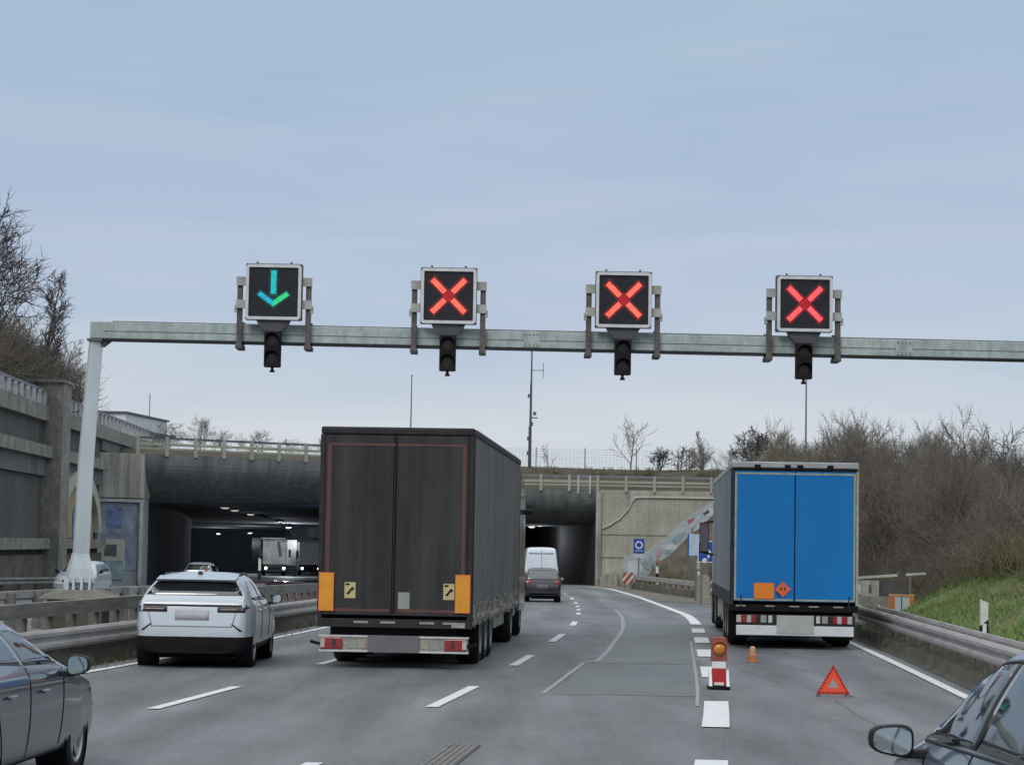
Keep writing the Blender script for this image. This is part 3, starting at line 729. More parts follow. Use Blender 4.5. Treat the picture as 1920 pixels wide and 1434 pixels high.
# deck railings
def deck_rail(label, p0, p1, z0, h, n, m_post, m_rail, extra=(), tilt=0.0):
    p0, p1 = Vector(p0), Vector(p1)
    t = thing('deck_railing', label, 'railing', ((p0.x + p1.x) / 2, (p0.y + p1.y) / 2, z0))
    d = (p1 - p0).normalized(); rz = math.atan2(d.y, d.x); L = (p1 - p0).length
    t.rotation_euler = (0, 0, rz)
    MB().box(-L / 2, L / 2, -0.07, 0.07, h - 0.12, h).build('top_rail', m_rail, t)
    MB().box(-L / 2, L / 2, -0.05, 0.05, h * 0.50, h * 0.66).build('middle_rail', m_post, t)
    MB().box(-L / 2, L / 2, -0.05, 0.05, h * 0.28, h * 0.38).build('middle_rail', m_post, t)
    for i in range(n + 1):
        x = -L / 2 + L * i / n
        MB().box(x - 0.1, x + 0.1, -0.16, -0.075, -0.12, h + 0.03).build('post', m_post, t)
    return t
deck_rail('pale grey-green railing with square posts along the left tunnel deck', (-21.2, 128.9), (-4.8, 140.95), DECK_L, 0.98, 11, M['railing'], M['dark_rail'])
rr_ = deck_rail('blue-grey railing with pale posts above the right tunnel mouth and wing wall', (-4.2, 174.75), (22, 175.1), DECK_R - 0.02, 1.1, 12, M['railing'], M['railing_blue'])
for x in (-0.75, 0.15):
    MB().box(x - 3, x - 2.86, -0.2, -0.165, -0.3, 1.12).build('post', M['baluster'], rr_)

# tunnel lamps
def lamp(x, y, z, m_, lab, pw_=10):
    t = thing('tunnel_lamp', lab, 'lamp', (x, y, z), group='lamps on the tunnel ceilings')
    MB().box(-0.3, 0.3, -0.5, 0.5, 0.0, 0.14).build('housing', M['dark'], t, bevel=0.03)
    MB().lathe([(0.02, -0.10), (0.18, -0.09), (0.27, -0.03), (0.28, 0.0)], (0, 0, 0), 'z', 14, True).build('diffuser', m_, t)
    MB().box(-0.04, 0.04, -0.04, 0.04, 0.13, 0.5).build('hanger', M['dark'], t)
    ld = bpy.data.lights.new('tunnel_light', 'POINT'); ld.energy = pw_; ld.shadow_soft_size = .25; ld.color = (.86, .93, 1.0)
    lo = bpy.data.objects.new('tunnel_light', ld); scene.collection.objects.link(lo); lo.parent = t; lo.location = (0, 0, -1.1)
lamp(1.92, 198, 3.62, M['e_lamp'], 'brightest lit lamp hanging left in the right tunnel mouth', 160)
lamp(2.68, 198, 3.74, M['e_lampdim'], 'dimmer lit lamp hanging right in the right tunnel mouth', 120)
lamp(-17.5, 140, 4.0, M['e_lampdim'], 'lit lamp nearest the mouth on the ceiling of the left tunnel')
lamp(-18.1, 150, 3.98, M['e_lampdim'], 'second lit lamp from the mouth on the ceiling of the left tunnel')
lamp(-18.76, 165, 3.9, M['e_lampdim'], 'third lit lamp from the mouth on the ceiling of the left tunnel', 35)
lamp(-19.4, 192, 3.62, M['e_lampdim'], 'fourth lamp from the mouth, added deep inside the left tunnel to light it', 90)  # extra lamp added deeper in the row to lift the dark interior
lamp(-22.0, 227, 3.35, M['e_lampdim'], 'fifth lamp from the mouth, added above the lorries in the left tunnel to light them', 1500)  # extra lamp added over the lorries to brighten their fronts
lamp(-30.0, 264, 2.85, M['e_lampdim'], 'sixth lamp from the mouth, a faint dot added far inside the left tunnel to light its end', 600)  # added lamp, brightens the far end of the tube
lamp(-37.0, 290, 2.75, M['e_lampdim'], 'seventh lamp from the mouth, faintest and farthest left, added to light the end of the left tunnel', 800)  # another added lamp, close to the cap it lights
ct = thing('cable_tray', 'thin pale cable tray curving along the ceiling of the left tunnel', 'cable tray', (-19.2, 190, 3.5))
MB().tube([(-19.0, 172, 3.85), (-19.2, 182, 3.8), (-19.6, 195, 3.5), (-20.2, 205, 3.2), (-20.75, 214, 2.8), (-21.0, 221, 2.3)], 0.07, 6).build('tray', M['conc_block'], ct, world=True)

# ------------------------------------------------------------------ retaining wall on the left
rw = thing('retaining_wall', 'tall grimy concrete retaining wall with ledges and balustrade left of the carriageway', 'retaining wall', (-22, 100, 0))
def wx(y, out=0.0): return -21.9 - (y - 97) * 0.034 + out
def wbox(y0, y1, o0, o1, z0, z1, name, m_):
    pts = [(wx(y0, o0), y0), (wx(y0, o1), y0), (wx(y1, o1), y1), (wx(y1, o0), y1)]
    return MB().prism(pts, 'xy', z0, z1).build(name, m_, rw, world=True)
for (y0, y1) in ((40, 108.2), (110.6, 126.9)):
    wbox(y0, y1, -1.2, 0.0, -1, 7.5, 'wall_face', M['conc_wall'])
    wbox(y0, y1, -1.2, 0.28, 7.5, 8.22, 'cornice', M['conc_ledge'])
    wbox(y0, y1, 0.0, 0.5, 5.75, 6.3, 'ledge', M['conc_ledge'])
    wbox(y0, y1, 0.0, 0.5, 1.45, 1.95, 'ledge', M['conc_ledge'])
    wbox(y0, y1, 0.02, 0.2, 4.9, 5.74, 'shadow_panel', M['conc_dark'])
    wbox(y0, y1, 0.0, 0.25, -1, 1.2, 'plinth', M['conc_base'])
wbox(40, 151, 0.0, 0.16, 8.86, 8.99, 'handrail', M['railing_blue'])
wbox(126.9, 151, -1.2, 0.28, 7.5, 8.22, 'cornice', M['conc_ledge'])
wbox(126.9, 151, -1.2, 0.1, 6.9, 7.49, 'cornice', M['conc_dark'])
y = 84.0; k = 0
while y < 150 and k < 96:
    if not (107.6 < y < 111.2):
        mbb = MB()
        p = [(wx(y, 0.0), y), (wx(y, 0.14), y), (wx(y, 0.14), y + 0.8), (wx(y, 0.0), y + 0.8)]
        mbb.prism(p, 'xy', 8.2, 8.88).build('baluster', M['baluster'], rw, world=True); k += 1
    y += 1.55
wbox(108.2, 110.6, -1.0, 0.92, -1, 9.35, 'pillar', M['conc_pillar'])
wbox(108.0, 110.8, -1.1, 1.0, 9.36, 9.5, 'pillar_cap', M['conc_ledge'])
# arch with mural beyond the pillar
mb = MB(); ring_o = []; ring_i = []
for k in range(17):
    a = math.pi * k / 16
    ring_o.append((118.8 - math.cos(a) * 7.2, 2.3 + math.sin(a) * 3.2)); ring_i.append((118.8 - math.cos(a) * 6.0, 2.3 + math.sin(a) * 2.55))
for k in range(16):
    vs = []
    for (yy, zz) in (ring_o[k], ring_o[k + 1], ring_i[k + 1], ring_i[k]):
        vs += [(wx(yy, 0.02), yy, zz), (wx(yy, 0.36), yy, zz)]
    mb.add(vs, [(0, 2, 4, 6), (1, 7, 5, 3), (0, 1, 3, 2), (4, 5, 7, 6)])
mb.build('arch', M['mural_pale'], rw, world=True)
def mural(pts, o, m_):
    vs = [(wx(yy, o), yy, zz) for yy, zz in pts] + [(wx(yy, o - 0.02), yy, zz) for yy, zz in pts]
    n = len(pts)
    MB().add(vs, [tuple(range(n)), tuple(range(2 * n - 1, n - 1, -1))] + [(i, (i + 1) % n, (i + 1) % n + n, i + n) for i in range(n)]).build('mural', m_, rw, world=True)
mural([(112.9, 1.98), (124.7, 1.98), (124.5, 3), (122, 4.3), (118.8, 4.8), (115.5, 4.3), (113.2, 3)], 0.06, M['mural_yellow'])
mural([(117.5, 2.0), (119.8, 2.0), (120.3, 2.9), (119.6, 3.9), (118.6, 4.1), (117.3, 3.3)], 0.085, M['mural_deep'])
mural([(114.2, 2.9), (115.4, 2.9), (115.4, 3.7), (114.4, 3.6)], 0.085, M['mural_pale'])
mural([(121, 2.1), (124, 2.1), (123.6, 3.2), (121.4, 3.6)], 0.085, M['mural_deep'])

# abutment block between the retaining wall and the left tunnel mouth
ab = thing('tunnel_abutment', 'pale stained concrete abutment with painted panel left of the left tunnel mouth', 'abutment', (-22, 128, 0))
MB().prism([(-23.3, 126.95), (-20.75, 128.85), (-20.75, 131.2), (-23.3, 131.2)], 'xy', 4.28, 6.8).build('upper_block', M['conc_block'], ab, world=True)
MB().prism([(-23.3, 127.35), (-20.8, 129.2), (-20.8, 131.2), (-23.3, 131.2)], 'xy', -1, 4.275).build('lower_wall', M['mural_grey'], ab, world=True)
dA = Vector((2.5, 1.85)).normalized()
def on_ab(u, off):
    p = Vector((-23.3, 127.35)) + dA * u + Vector((dA.y, -dA.x)) * off
    return p
def ab_panel(u0, u1, z0, z1, o, th, name, m_):
    pts = [on_ab(u0, o - th), on_ab(u1, o - th), on_ab(u1, o), on_ab(u0, o)]
    MB().prism([(p.x, p.y) for p in pts], 'xy', z0, z1).build(name, m_, ab, world=True)
ab_panel(0.55, 2.78, 0.2, 4.0, 0.03, 0.03, 'mural', M['mural_blue'])
ab_panel(0.85, 1.8, 2.6, 3.7, 0.05, 0.02, 'mural', M['mural_deep'])
ab_panel(0.3, 2.0, 0.25, 1.95, 0.055, 0.025, 'mural', M['mural_pale'])
ab_panel(0.75, 1.5, 1.0, 1.65, 0.075, 0.02, 'grille', M['graf_dark'])
ab_panel(0.6, 1.9, -0.3, 0.75, 0.09, 0.02, 'mural', M['graf_teal'])
ab_panel(2.8, 3.02, -0.6, 4.2, 0.22, 0.2, 'frame_post', M['baluster'])
ab_panel(0.05, 3.02, 4.05, 4.22, 0.24, 0.2, 'frame_beam', M['baluster'])

# flat-roofed building behind the balustrade
bd = thing('flat_building', 'low white building with dark roof edge above the balustrade on the left', 'building', (-27, 160, 6.8))
MB().prism([(-31, 154), (-26.1, 154.5), (-24.9, 166), (-31, 166)], 'xy', 6.5, 9.3).build('wall', M['whitewall'], bd, world=True)
MB().prism([(-31.1, 153.8), (-26.0, 154.3), (-24.5, 166.2), (-31.1, 166.2)], 'xy', 9.3, 9.5).build('roof_edge', M['dark_rail'], bd, world=True)
MB().prism([(-31, 154.4), (-26.3, 154.9), (-25.1, 165.6), (-31, 165.6)], 'xy', 9.5, 10.5).build('roof_storey', M['whitewall'], bd, world=True)
MB().prism([(-31.1, 154.2), (-26.2, 154.75), (-24.95, 165.9), (-31.1, 165.9)], 'xy', 10.5, 10.62).build('roof_edge', M['dark_rail'], bd, world=True)
MB().tube([(-25.5, 160, 10.5), (-25.5, 160, 12.2)], 0.03, 6).build('aerial', M['mast'], bd, world=True)

# hill behind the retaining wall
mb = MB(); vs = []
hy = np.arange(30, 135, 5.0); hs = [0, 1.5, 4, 8, 14, 25, 60, 150]
for y in hy:
    for s in hs:
        f_ = min(1, max(0, (140 - y) / 25))
        vs.append((wx(y, -1.1) - s, y, 8.1 + f_ * (0.62 * min(s, 9) + 0.2 * max(0, s - 9)) + 0.15 * math.sin(y + s)))
n = len(hs)
mb.add(vs, [(j * n + i, j * n + i + 1, (j + 1) * n + i + 1, (j + 1) * n + i) for j in range(len(hy) - 1) for i in range(n - 1)])
struct('left_hillside', mb, M['woodfloor'], True)

# ------------------------------------------------------------------ guardrails
def rail_sweep(pts, prof):
    rings = []
    for i, p in enumerate(pts):
        a = Vector(pts[max(i - 1, 0)]); b = Vector(pts[min(i + 1, len(pts) - 1)])
        d = (b - a).normalized(); s = Vector((d.y, -d.x, 0)).normalized()
        rings.append([(p[0] + s.x * o, p[1] + s.y * o, p[2] + z) for o, z in prof])
    return MB().loft(rings, True, True)
W_BEAM = [(0.0, 0.155), (0.05, 0.155), (0.085, 0.11), (0.085, 0.06), (0.03, 0.02), (0.03, -0.02), (0.085, -0.06), (0.085, -0.11), (0.05, -0.155), (0.0, -0.155), (-0.02, -0.1), (-0.02, 0.1)]
BOX_BEAM = [(0.06, 0.0), (0.06, -0.16), (-0.06, -0.16), (-0.06, 0.0)]
def guardrail(label, pts, ztop, side, m_rail, post_step, double=False, beam=W_BEAM, base=None, group=None, bh=0.155, pw=0.10, mpost='post'):
    mid = pts[len(pts) // 2]
    t = thing('guardrail', label, 'guardrail', (mid[0], mid[1], zg(mid[1])), group=group)
    pr = [(o * side, z) for o, z in beam]
    rail_sweep([(x, y, zg(y) + ztop - bh) for x, y in pts], pr).build('rail', m_rail, t, world=True)
    if double:
        rail_sweep([(x - side * 0.42, y, zg(y) + ztop - bh) for x, y in pts], [(-o, z) for o, z in pr]).build('rail', m_rail, t, world=True)
    d = [0.0]
    for a, b in zip(pts[:-1], pts[1:]): d.append(d[-1] + math.hypot(b[0] - a[0], b[1] - a[1]))
    k = 0; s = 0.5
    while s < d[-1] and k < 95:
        x = float(np.interp(s, d, [p[0] for p in pts])) - side * (0.21 if double else 0.1); y = float(np.interp(s, d, [p[1] for p in pts]))
        mbp = MB()
        mbp.box(x - pw / 2, x + pw / 2, y - pw * .6, y + pw * .6, zg(y) - 0.2, zg(y) + ztop - 0.03)
        if double: mbp.box(x - 0.2, x + 0.2, y - 0.04, y + 0.04, zg(y) + ztop - 0.2, zg(y) + ztop - 0.1)
        mbp.build('post', M[mpost], t, world=True); s += post_step; k += 1
    if base:
        rail_sweep([(x + side * base[0], y, zg(y)) for x, y in pts], [(-0.1, -0.1), (0.14, -0.1), (0.08, base[1]), (-0.08, base[1])]).build('kerb_base', M[base[2]], t, world=True)
    return t
def offp(tab, off, y0, y1, step=3.0):
    return [(fx(tab, y) + (off(y) if callable(off) else off), y) for y in np.arange(y0, y1 + 0.1, step)]
guardrail('pale double-wave guardrail beside the left edge line, nearest the white car', offp(LE, -0.72, 8, 128), 0.62, 1, M['rail'], 4.0, base=(-0.14, 0.34, 'conc_base'))
guardrail('grey box-beam guardrail with close posts, middle one of the three in the median', offp(LE, lambda y: -2.0 if y < 60 else -2.0 + 0.35 * min(1, (y - 60) / 20), 8, 128), 0.93, 1, M['railold'], 1.35, beam=[(0.07, 0.0), (0.07, -0.24), (-0.07, -0.24), (-0.07, 0.0)], bh=0.0, pw=0.16, base=(-0.05, 0.30, 'conc_base'))
def offA(y): return fx([(-40, -6.6), (40, -6.6), (60, -5.7), (75, -5.2), (100, -4.6), (140, -3.2)], y)
guardrail('guardrail with dark stubby posts facing the oncoming cars behind the gantry foot', offp(LE, offA, 8, 126), 0.84, -1, M['rail'], 1.8, beam=BOX_BEAM, bh=0.0, pw=0.2)
guardrail('grey double guardrail along the right edge of the exit lane below the grass slope', [(eR(y) + 0.06, y) for y in np.arange(6, 60, 3.0)], 0.74, -1, M['rail'], 2.0, double=True)
guardrail('low guardrail in front of the graffiti parapet beyond the gore', [(8.35, 152), (8.7, 147), (9.3, 139), (9.9, 132), (10.35, 127)], 0.92, -1, M['rail'], 2.2, base=(0.1, 0.42, 'conc_base'))
guardrail('dim guardrail at the foot of the retaining wall on the far left', [(wx(y, 1.3), y) for y in np.arange(60, 128, 4.0)], 0.85, 1, M['railold'], 4.0)
eb = thing('barrier_end', 'upright concrete end block at the near end of the low guardrail', 'concrete block', (10.72, 126, zg(126)))
MB().prism([(10.4, -0.9), (11.05, -0.9), (11.05, 0.45), (10.95, 0.55), (10.42, 0.55)], 'xz', 125.6, 126.4).build('block', M['conc_block'], eb, world=True)

# hazard boards
def hazard(x, y, z, w, h, lab, sgn=1):
    t = thing('hazard_board', lab, 'warning board', (x, y, zg(y)), group='red and white striped boards beyond the gore')
    z0 = z - zg(y)
    MB().box(-w / 2, w / 2, 0, 0.04, z0, z0 + h).build('board', M['offwhite'], t)
    for k in range(-2, 3):
        c = k * w * 0.62; s = w * 0.2
        pts = [(c - s - sgn * h / 2 * 0.8, 0), (c + s - sgn * h / 2 * 0.8, 0), (c + s + sgn * h / 2 * 0.8, h), (c - s + sgn * h / 2 * 0.8, h)]
        poly = []
        out = pts
        for side_, lim in ((1, w / 2), (-1, -w / 2)):
            new = []
            for i in range(len(out)):
                p, q = out[i], out[(i + 1) % len(out)]
                ip, iq = side_ * p[0] <= side_ * lim, side_ * q[0] <= side_ * lim
                if ip: new.append(p)
                if ip != iq:
                    tt = (lim - p[0]) / (q[0] - p[0]); new.append((lim, p[1] + (q[1] - p[1]) * tt))
            out = new
            if len(out) < 3: break
        if len(out) >= 3:
            MB().prism([(a, z0 + b) for a, b in out], 'xz', -0.012, 0.001).build('stripe', M['red_dirty'], t)
    for sx in (-w * 0.3, w * 0.3): MB().box(sx - 0.03, sx + 0.03, 0.041, 0.09, 0, z0 + h).build('post', M['post'], t)
hazard(7.85, 150, -0.38, 0.7, 0.72, 'weathered red and white striped board at the far end of the low guardrail')
hazard(10.98, 121, -0.5, 0.55, 0.8, 'red and white striped board next to the concrete end block, half behind the blue lorry')

# blue signs
sg = thing('road_sign', 'small blue sign with white ring on a post before the graffiti parapet', 'road sign', (8.54, 150, zg(150)))
b_ = 0.75
MB().box(-0.36, 0.36, -0.02, 0.02, 2.43 + b_ - 0.84, 3.32 + b_ - 0.75).build('board', M['signblue'], sg, bevel=0.02)
zc = 3.0 + 0.02
r_ = MB()
for k in range(24):
    a, c = 2 * math.pi * k / 24, 2 * math.pi * (k + 1) / 24
    r_.add([(math.cos(q) * rr, yy, zc - 0.12 + math.sin(q) * rr) for yy in (-0.028, -0.021) for q, rr in ((a, .25), (c, .25), (c, .17), (a, .17))], [(0, 1, 2, 3), (4, 7, 6, 5), (0, 4, 5, 1), (2, 6, 7, 3)])
r_.build('ring', M['white'], sg)
MB().prism([(-0.12, zc - .06), (-.05, zc - .02), (0, zc - 0.05), (.05, zc - .02), (.12, zc - .06), (0.08, zc - .17), (0, zc - 0.24)], 'xz', -0.03, -0.022).build('heart_symbol', M['signnavy'], sg)
MB().box(-0.24, 0.24, -0.027, -0.02, 2.50, 2.55).build('lettering_bar', M['graf_white'], sg)
MB().box(-0.36, 0.36, -0.02, 0.02, 2.08, 2.32).build('lower_plate', M['graf_white'], sg)
MB().tube([(0, 0.06, 0), (0, 0.06, 3.3)], 0.045, 8).build('post', M['post'], sg)
s2 = thing('road_sign', 'larger blue sign with white border and arrow, half behind the blue lorry', 'road sign', (9.62, 110, zg(110)))
def rrect(w, h, r, n=4):
    p = []
    for cx, cz, a0 in ((w - r, h - r, 0), (-w + r, h - r, 90), (-w + r, -h + r, 180), (w - r, -h + r, 270)):
        for k in range(n + 1):
            a = R(a0 + 90 * k / n); p.append((cx + r * math.cos(a), cz + r * math.sin(a)))
    return p
zc = 1.85 + 0.72
MB().prism([(x, z + zc) for x, z in rrect(.52, .52, .06)], 'xz', -0.015, 0.015).build('border', M['white'], s2)
MB().prism([(x, z + zc) for x, z in rrect(.48, .48, .05)], 'xz', -0.022, -0.0155).build('board', M['signblue'], s2)
MB().prism([(-.045, zc - .3), (.045, zc - .3), (.045, zc - .05), (.14, zc - .05), (0, zc + .14), (-.14, zc - .05), (-.045, zc - .05)], 'xz', -0.03, -0.0225).build('arrow', M['white'], s2)
for sx in (-.35, .35): MB().tube([(sx, 0.06, 0), (sx, 0.06, zc + .5)], 0.04, 8).build('post', M['post'], s2)
s3 = thing('road_sign', 'pale sign panel with blue left edge behind the larger blue sign', 'road sign', (9.75, 119, zg(119)))
MB().box(-.36, .40, -0.015, 0.015, 2.38, 3.5).build('board', M['signblue_pale'], s3)
MB().box(-.44, -.362, -0.015, 0.015, 2.38, 3.5).build('edge', M['signblue'], s3)
MB().tube([(0, 0.06, 0), (0, 0.06, 3.4)], 0.045, 8).build('post', M['post'], s3)

# delineators
def delineator(x, y, z0, h, lab, cat='marker post', band=True, grp=None, w=0.14):
    t = thing('marker_post', lab, cat, (x, y, z0), group=grp)
    MB().prism([(-w / 2, 0), (w / 2, 0), (w / 2, h - 0.06), (-w / 2, h)], 'xz', -0.05, 0.05).build('post', M['offwhite'], t)
    if band:
        MB().prism([(-w / 2 - .004, h - .48), (w / 2 + .004, h - .36), (w / 2 + .004, h - .62), (-w / 2 - .004, h - .74)][::-1], 'xz', -0.054, 0.054).build('band', M['dark'], t)
        MB().box(-0.035, 0.035, -0.06, -0.055, h - .62, h - .44).build('reflector', M['white'], t)
    else:
        MB().box(-w / 2 - .003, w / 2 + .003, -0.053, 0.053, h - .9, h - .45).build('band', M['dark'], t)
delineator(8.75, 42, hR(8.95, 42) - 0.1, 1.19 - hR(8.95, 42) + 0.1, 'white marker post with slanted black band behind the right guardrail')
delineator(9.3, 143, -0.3, 1.15, 'left one of two small white posts on the earth bank behind the low guardrail', band=False, w=0.18)
delineator(11.0, 132, -0.5, 1.2, 'right one of two small white posts, above the concrete end block', band=False, w=0.18)

# parapet wall with handrail beyond the blue lorry
pw = thing('parapet_wall', 'pale concrete parapet with graffiti letters, openings and handrail beyond the blue lorry', 'wall', (12.1, 75, 0))
zb = -0.45
MB().prism([(10.9, zb), (12.85, zb), (12.95, 0.35), (12.7, 0.55), (10.9, 0.55)], 'xz', 75, 75.5).build('lower_wall', M['conc_ledge'], pw, world=True)
MB().box(10.9, 12.2, 75.12, 75.5, 0.552, 1.06).build('upper_wall', M['conc_block'], pw, world=True)
MB().box(12.2, 12.83, 75.3, 75.5, 0.552, 1.06).build('dark_opening', M['graf_dark'], pw, world=True)
MB().box(11.86, 11.94, 75.09, 75.118, 0.68, 0.92).build('dark_opening', M['graf_dark'], pw, world=True)
MB().box(11.45, 11.58, 75.08, 75.118, 0.62, 0.92).build('painted_patch', M['graf_white'], pw, world=True)
mb = MB()
def stroke(mb, pts, w, y):
    for a, b in zip(pts[:-1], pts[1:]): mb.bar((a[0], y, a[1]), (b[0], y, b[1]), 0.012, w, up=(0, 1, 0)) if False else mb.bar((a[0], y, a[1]), (b[0], y, b[1]), w, 0.012, up=(0, 1, 0))
z0 = -0.12; hh = 0.3
stroke(mb, [(11.68, z0 + hh), (11.52, z0 + hh * .7), (11.5, z0 + .1), (11.66, z0)], .07, 74.985)
stroke(mb, [(11.76, z0), (11.86, z0 + hh), (11.98, z0)], .07, 74.985)
stroke(mb, [(12.1, z0), (12.1, z0 + hh)], .07, 74.985); stroke(mb, [(12.28, z0 + hh), (12.12, z0 + hh * .5), (12.3, z0)], .07, 74.985)
mb.build('graffiti_letters', M['mural_pale'], pw, world=True)
MB().bar((10.9, 75.2, 1.1), (13.75, 75.2, 1.33), 0.09, 0.08).build('handrail', M['baluster'], pw, world=True)
MB().box(13.2, 13.26, 75.17, 75.23, 0.3, 1.28).build('handrail_post', M['post'], pw, world=True)
wp = thing('wooden_post', 'thick dark weathered post at the end of the graffiti parapet', 'post', (12.78, 74, 0))
MB().prism([(12.64, 0.0), (12.87, 0.0), (12.87, 1.32), (12.83, 1.38), (12.68, 1.38), (12.64, 1.32)], 'xz', 73.9, 74.13).build('post', M['bark'], wp, world=True)
ob = thing('barrier_board', 'orange and white barrier board behind the right guardrail', 'barrier board', (11.2, 65, 0.0))
zz = 0.0
MB().box(10.85, 11.53, 65, 65.04, zz + 0.35, zz + 0.82).build('board', M['graf_white'], ob, world=True)
for x0, x1 in ((10.83, 11.0), (11.42, 11.55)): MB().box(x0, x1, 64.98, 64.999, zz + 0.34, zz + 0.83).build('orange_panel', M['cone'], ob, world=True)
MB().box(11.18, 11.21, 64.985, 64.999, zz + 0.36, zz + 0.76).build('dividing_line', M['graf_dark'], ob, world=True)
MB().box(10.83, 11.55, 64.975, 64.979, zz + 0.77, zz + 0.83).build('orange_panel', M['cone_pale'], ob, world=True)
for x in (10.95, 11.42): MB().box(x, x + .06, 65.05, 65.1, zz - 0.2, zz + .8).build('leg', M['post'], ob, world=True)

# masts and poles
mt = thing('antenna_mast', 'tall dark antenna mast with side arms above the right tunnel mouth', 'mast', (1.55, 186, 8.3))
MB().tube([(0, 0, 0), (0, 0, 3.4)], [.14, .13], 8).build('lower_section', M['mast'], mt)
MB().tube([(0.02, 0, 3.4), (0.03, 0, 6.9)], [.10, .09], 8).build('middle_section', M['mast'], mt)
MB().tube([(0.04, 0, 6.9), (0.05, 0, 10.75)], [.07, .05], 8).build('upper_section', M['mast'], mt)
MB().bar((0, 0, 8.0), (1.05, 0, 8.0), .05).build('side_arm', M['mast'], mt)
a_ = MB(); a_.bar((1.0, 0, 7.4), (1.0, 0, 8.6), .05); a_.build('aerial', M['mast'], mt)
MB().bar((0, 0, 4.1), (0.6, 0, 4.1), .09).build('side_arm', M['mast'], mt)
MB().obox((0.35, 0, 4.45), (.28, .25, .28)).build('camera_box', M['pole'], mt)
for z in (1.2, 2.4, 3.6, 5.9): MB().obox((-0.16 if z != 3.6 else .15, 0, z), (.16, .16, .3)).build('camera_box', M['mast'], mt)
def pole(x, y, z0, z1, r, lab):
    t = thing('thin_pole', lab, 'pole', (x, y, z0))
    MB().tube([(0, 0, 0), (0, 0, z1 - z0)], [r, r * .6], 8).build('shaft', M['pole'], t)
    MB().lathe([(r * .62, 0), (r * 1.1, .02), (r * .9, .12), (0.005, .16)], (0, 0, z1 - z0), 'z', 8).build('cap', M['pole'], t)
pole(-8.4, 190, 7.5, 15.9, .07, 'thin grey pole rising behind the dark lorry')
pole(24.65, 190, 8, 17.2, .09, 'thin grey pole rising behind the blue lorry, below the rightmost signal')
fn = thing('wire_fence', 'thin wire mesh fence on the grass above the right tunnel mouth', 'fence', (5, 188, 8.2))
for x in (-6.5, -2.2, 2.1, 6.15, 10.4, 14.8, 19.2): MB().tube([(x, 188, 8.0), (x, 188, 10.1)], .045, 6).build('post', M['pole'], fn, world=True)
mb = MB()
for z in np.arange(8.35, 10.0, .2): mb.bar((-6.5, 188, z), (19.2, 188, z), .012)
for x in np.arange(-6.5, 19.2, .3): mb.bar((x, 188, 8.2), (x, 188, 9.95), .01)
mb.build('mesh', M['pole'], fn, world=True)

# red and white barrier in the median
rb = thing('crash_cushion', 'faded red and white crash cushion with dark top in the median near the left tunnel', 'crash cushion', (-8.5, 80, zg(80)))
bz = -0.02
MB().prism([(-1.15, .42), (1.1, .36), (1.15, .62), (-1.1, .8)], 'xz', -.25, .9).build('body', M['twig_pale'], rb)
MB().prism([(-1.2, .80), (1.2, .62), (1.25, .9), (-1.15, 1.0)], 'xz', -.3, .95).build('cap', M['dark_lamp'], rb)
MB().prism([(-.9, .1), (1.0, .1), (1.1, .36), (-1.1, .41)], 'xz', -.2, .8).build('base', M['red_dirty'], rb)
delineator(-8.95, 82, zg(82), 1.75, 'slim white marker post standing by the faded crash cushion', band=False, w=0.09)
cn = thing('traffic_cone', 'small orange traffic cone right of the silver oncoming car', 'cone', (-15.9, 120, zg(120)))
MB().lathe([(.24, .0), (.24, .04), (.15, .05), (.035, .7), (.0, .7)], (0, 0, 0.62), 'z', 14).build('cone_body', M['cone'], cn)
MB().box(-.3, .3, -.3, .3, -0.1, .62).build('footing', M['conc_base'], cn)

# drain grate in the road
dg = thing('drain_grate', 'dark slotted drain grate set in the asphalt of the middle lane', 'drain grate', (-0.65, 21.0, 0.006))
dg.rotation_euler = (0, 0, R(-5.5))
MB().box(-.17, .17, -2.4, 2.4, 0, .006).build('frame', M['crack'], dg)
for k in range(5): MB().box(-.15 + k * .064, -.105 + k * .064, -2.35, 2.35, .0065, .012).build('slot_bar', M['post'], dg)

# ------------------------------------------------------------------ gantry and lane signals
ga = thing('signal_gantry', 'pale steel gantry with square beam spanning the whole carriageway', 'gantry', (-8.55, 45.8, 0.02))
ga.rotation_euler = (0, R(0.29), 0)
MB().box(0.0, 24.0, -0.17, 0.17, 6.02, 6.36).build('beam', M['beamsteel'], ga, bevel=0.015)
MB().box(0.3, 24.0, -0.19, 0.19, 5.985, 6.017).build('beam_underside_strip', M['dark'], ga)  # dark strip along the underside of the beam
MB().box(0.27, 24.0, -0.176, -0.1705, 6.165, 6.177).build('beam_seam', M['bracket'], ga)
for x_ in (8.9, 16.4):
    sp_ = MB().box(x_ - .17, x_ + .17, -.183, -.1765, 6.05, 6.33).build('splice_plate', M['beamsteel'], ga)
    mb = MB()
    for bx in (-.12, -.04, .04, .12):
        for bz in (6.09, 6.29): mb.lathe([(.0, -.196), (.014, -.196), (.014, -.1835)], (x_ + bx, 0, bz), 'y', 6)
    mb.build('bolts', M['bracket'], sp_)
MB().tube([(.4, .12, 6.385), (5, .12, 6.385), (12, .12, 6.39), (23.5, .12, 6.385)], .022, 6).build('cable_duct', M['bracket'], ga)
mb = MB()
def sq(w, a, cx, z): return [(cx + math.cos(a + k * math.pi / 2) * w * .7071, math.sin(a + k * math.pi / 2) * w * .7071, z) for k in range(4)]
aa = R(45 + 20)
mb.loft([sq(.30, aa, -.06, 1.0), sq(.28, aa, -.02, 3.5), sq(.245, aa, .10, 5.97)], True, True)
mb.build('post', M['steel'], ga, bevel=0.012)
mb = MB(); mb.loft([[(x_, y_, z) for x_, y_, z in sq(w, aa, -.06, z)] for w, z in ((.50, 1.12), (.5, 1.22), (.44, 1.4), (.33, 1.62), (.30, 1.7))], True, True)
mb.build('base_flare', M['steel'], ga)
mb = MB()
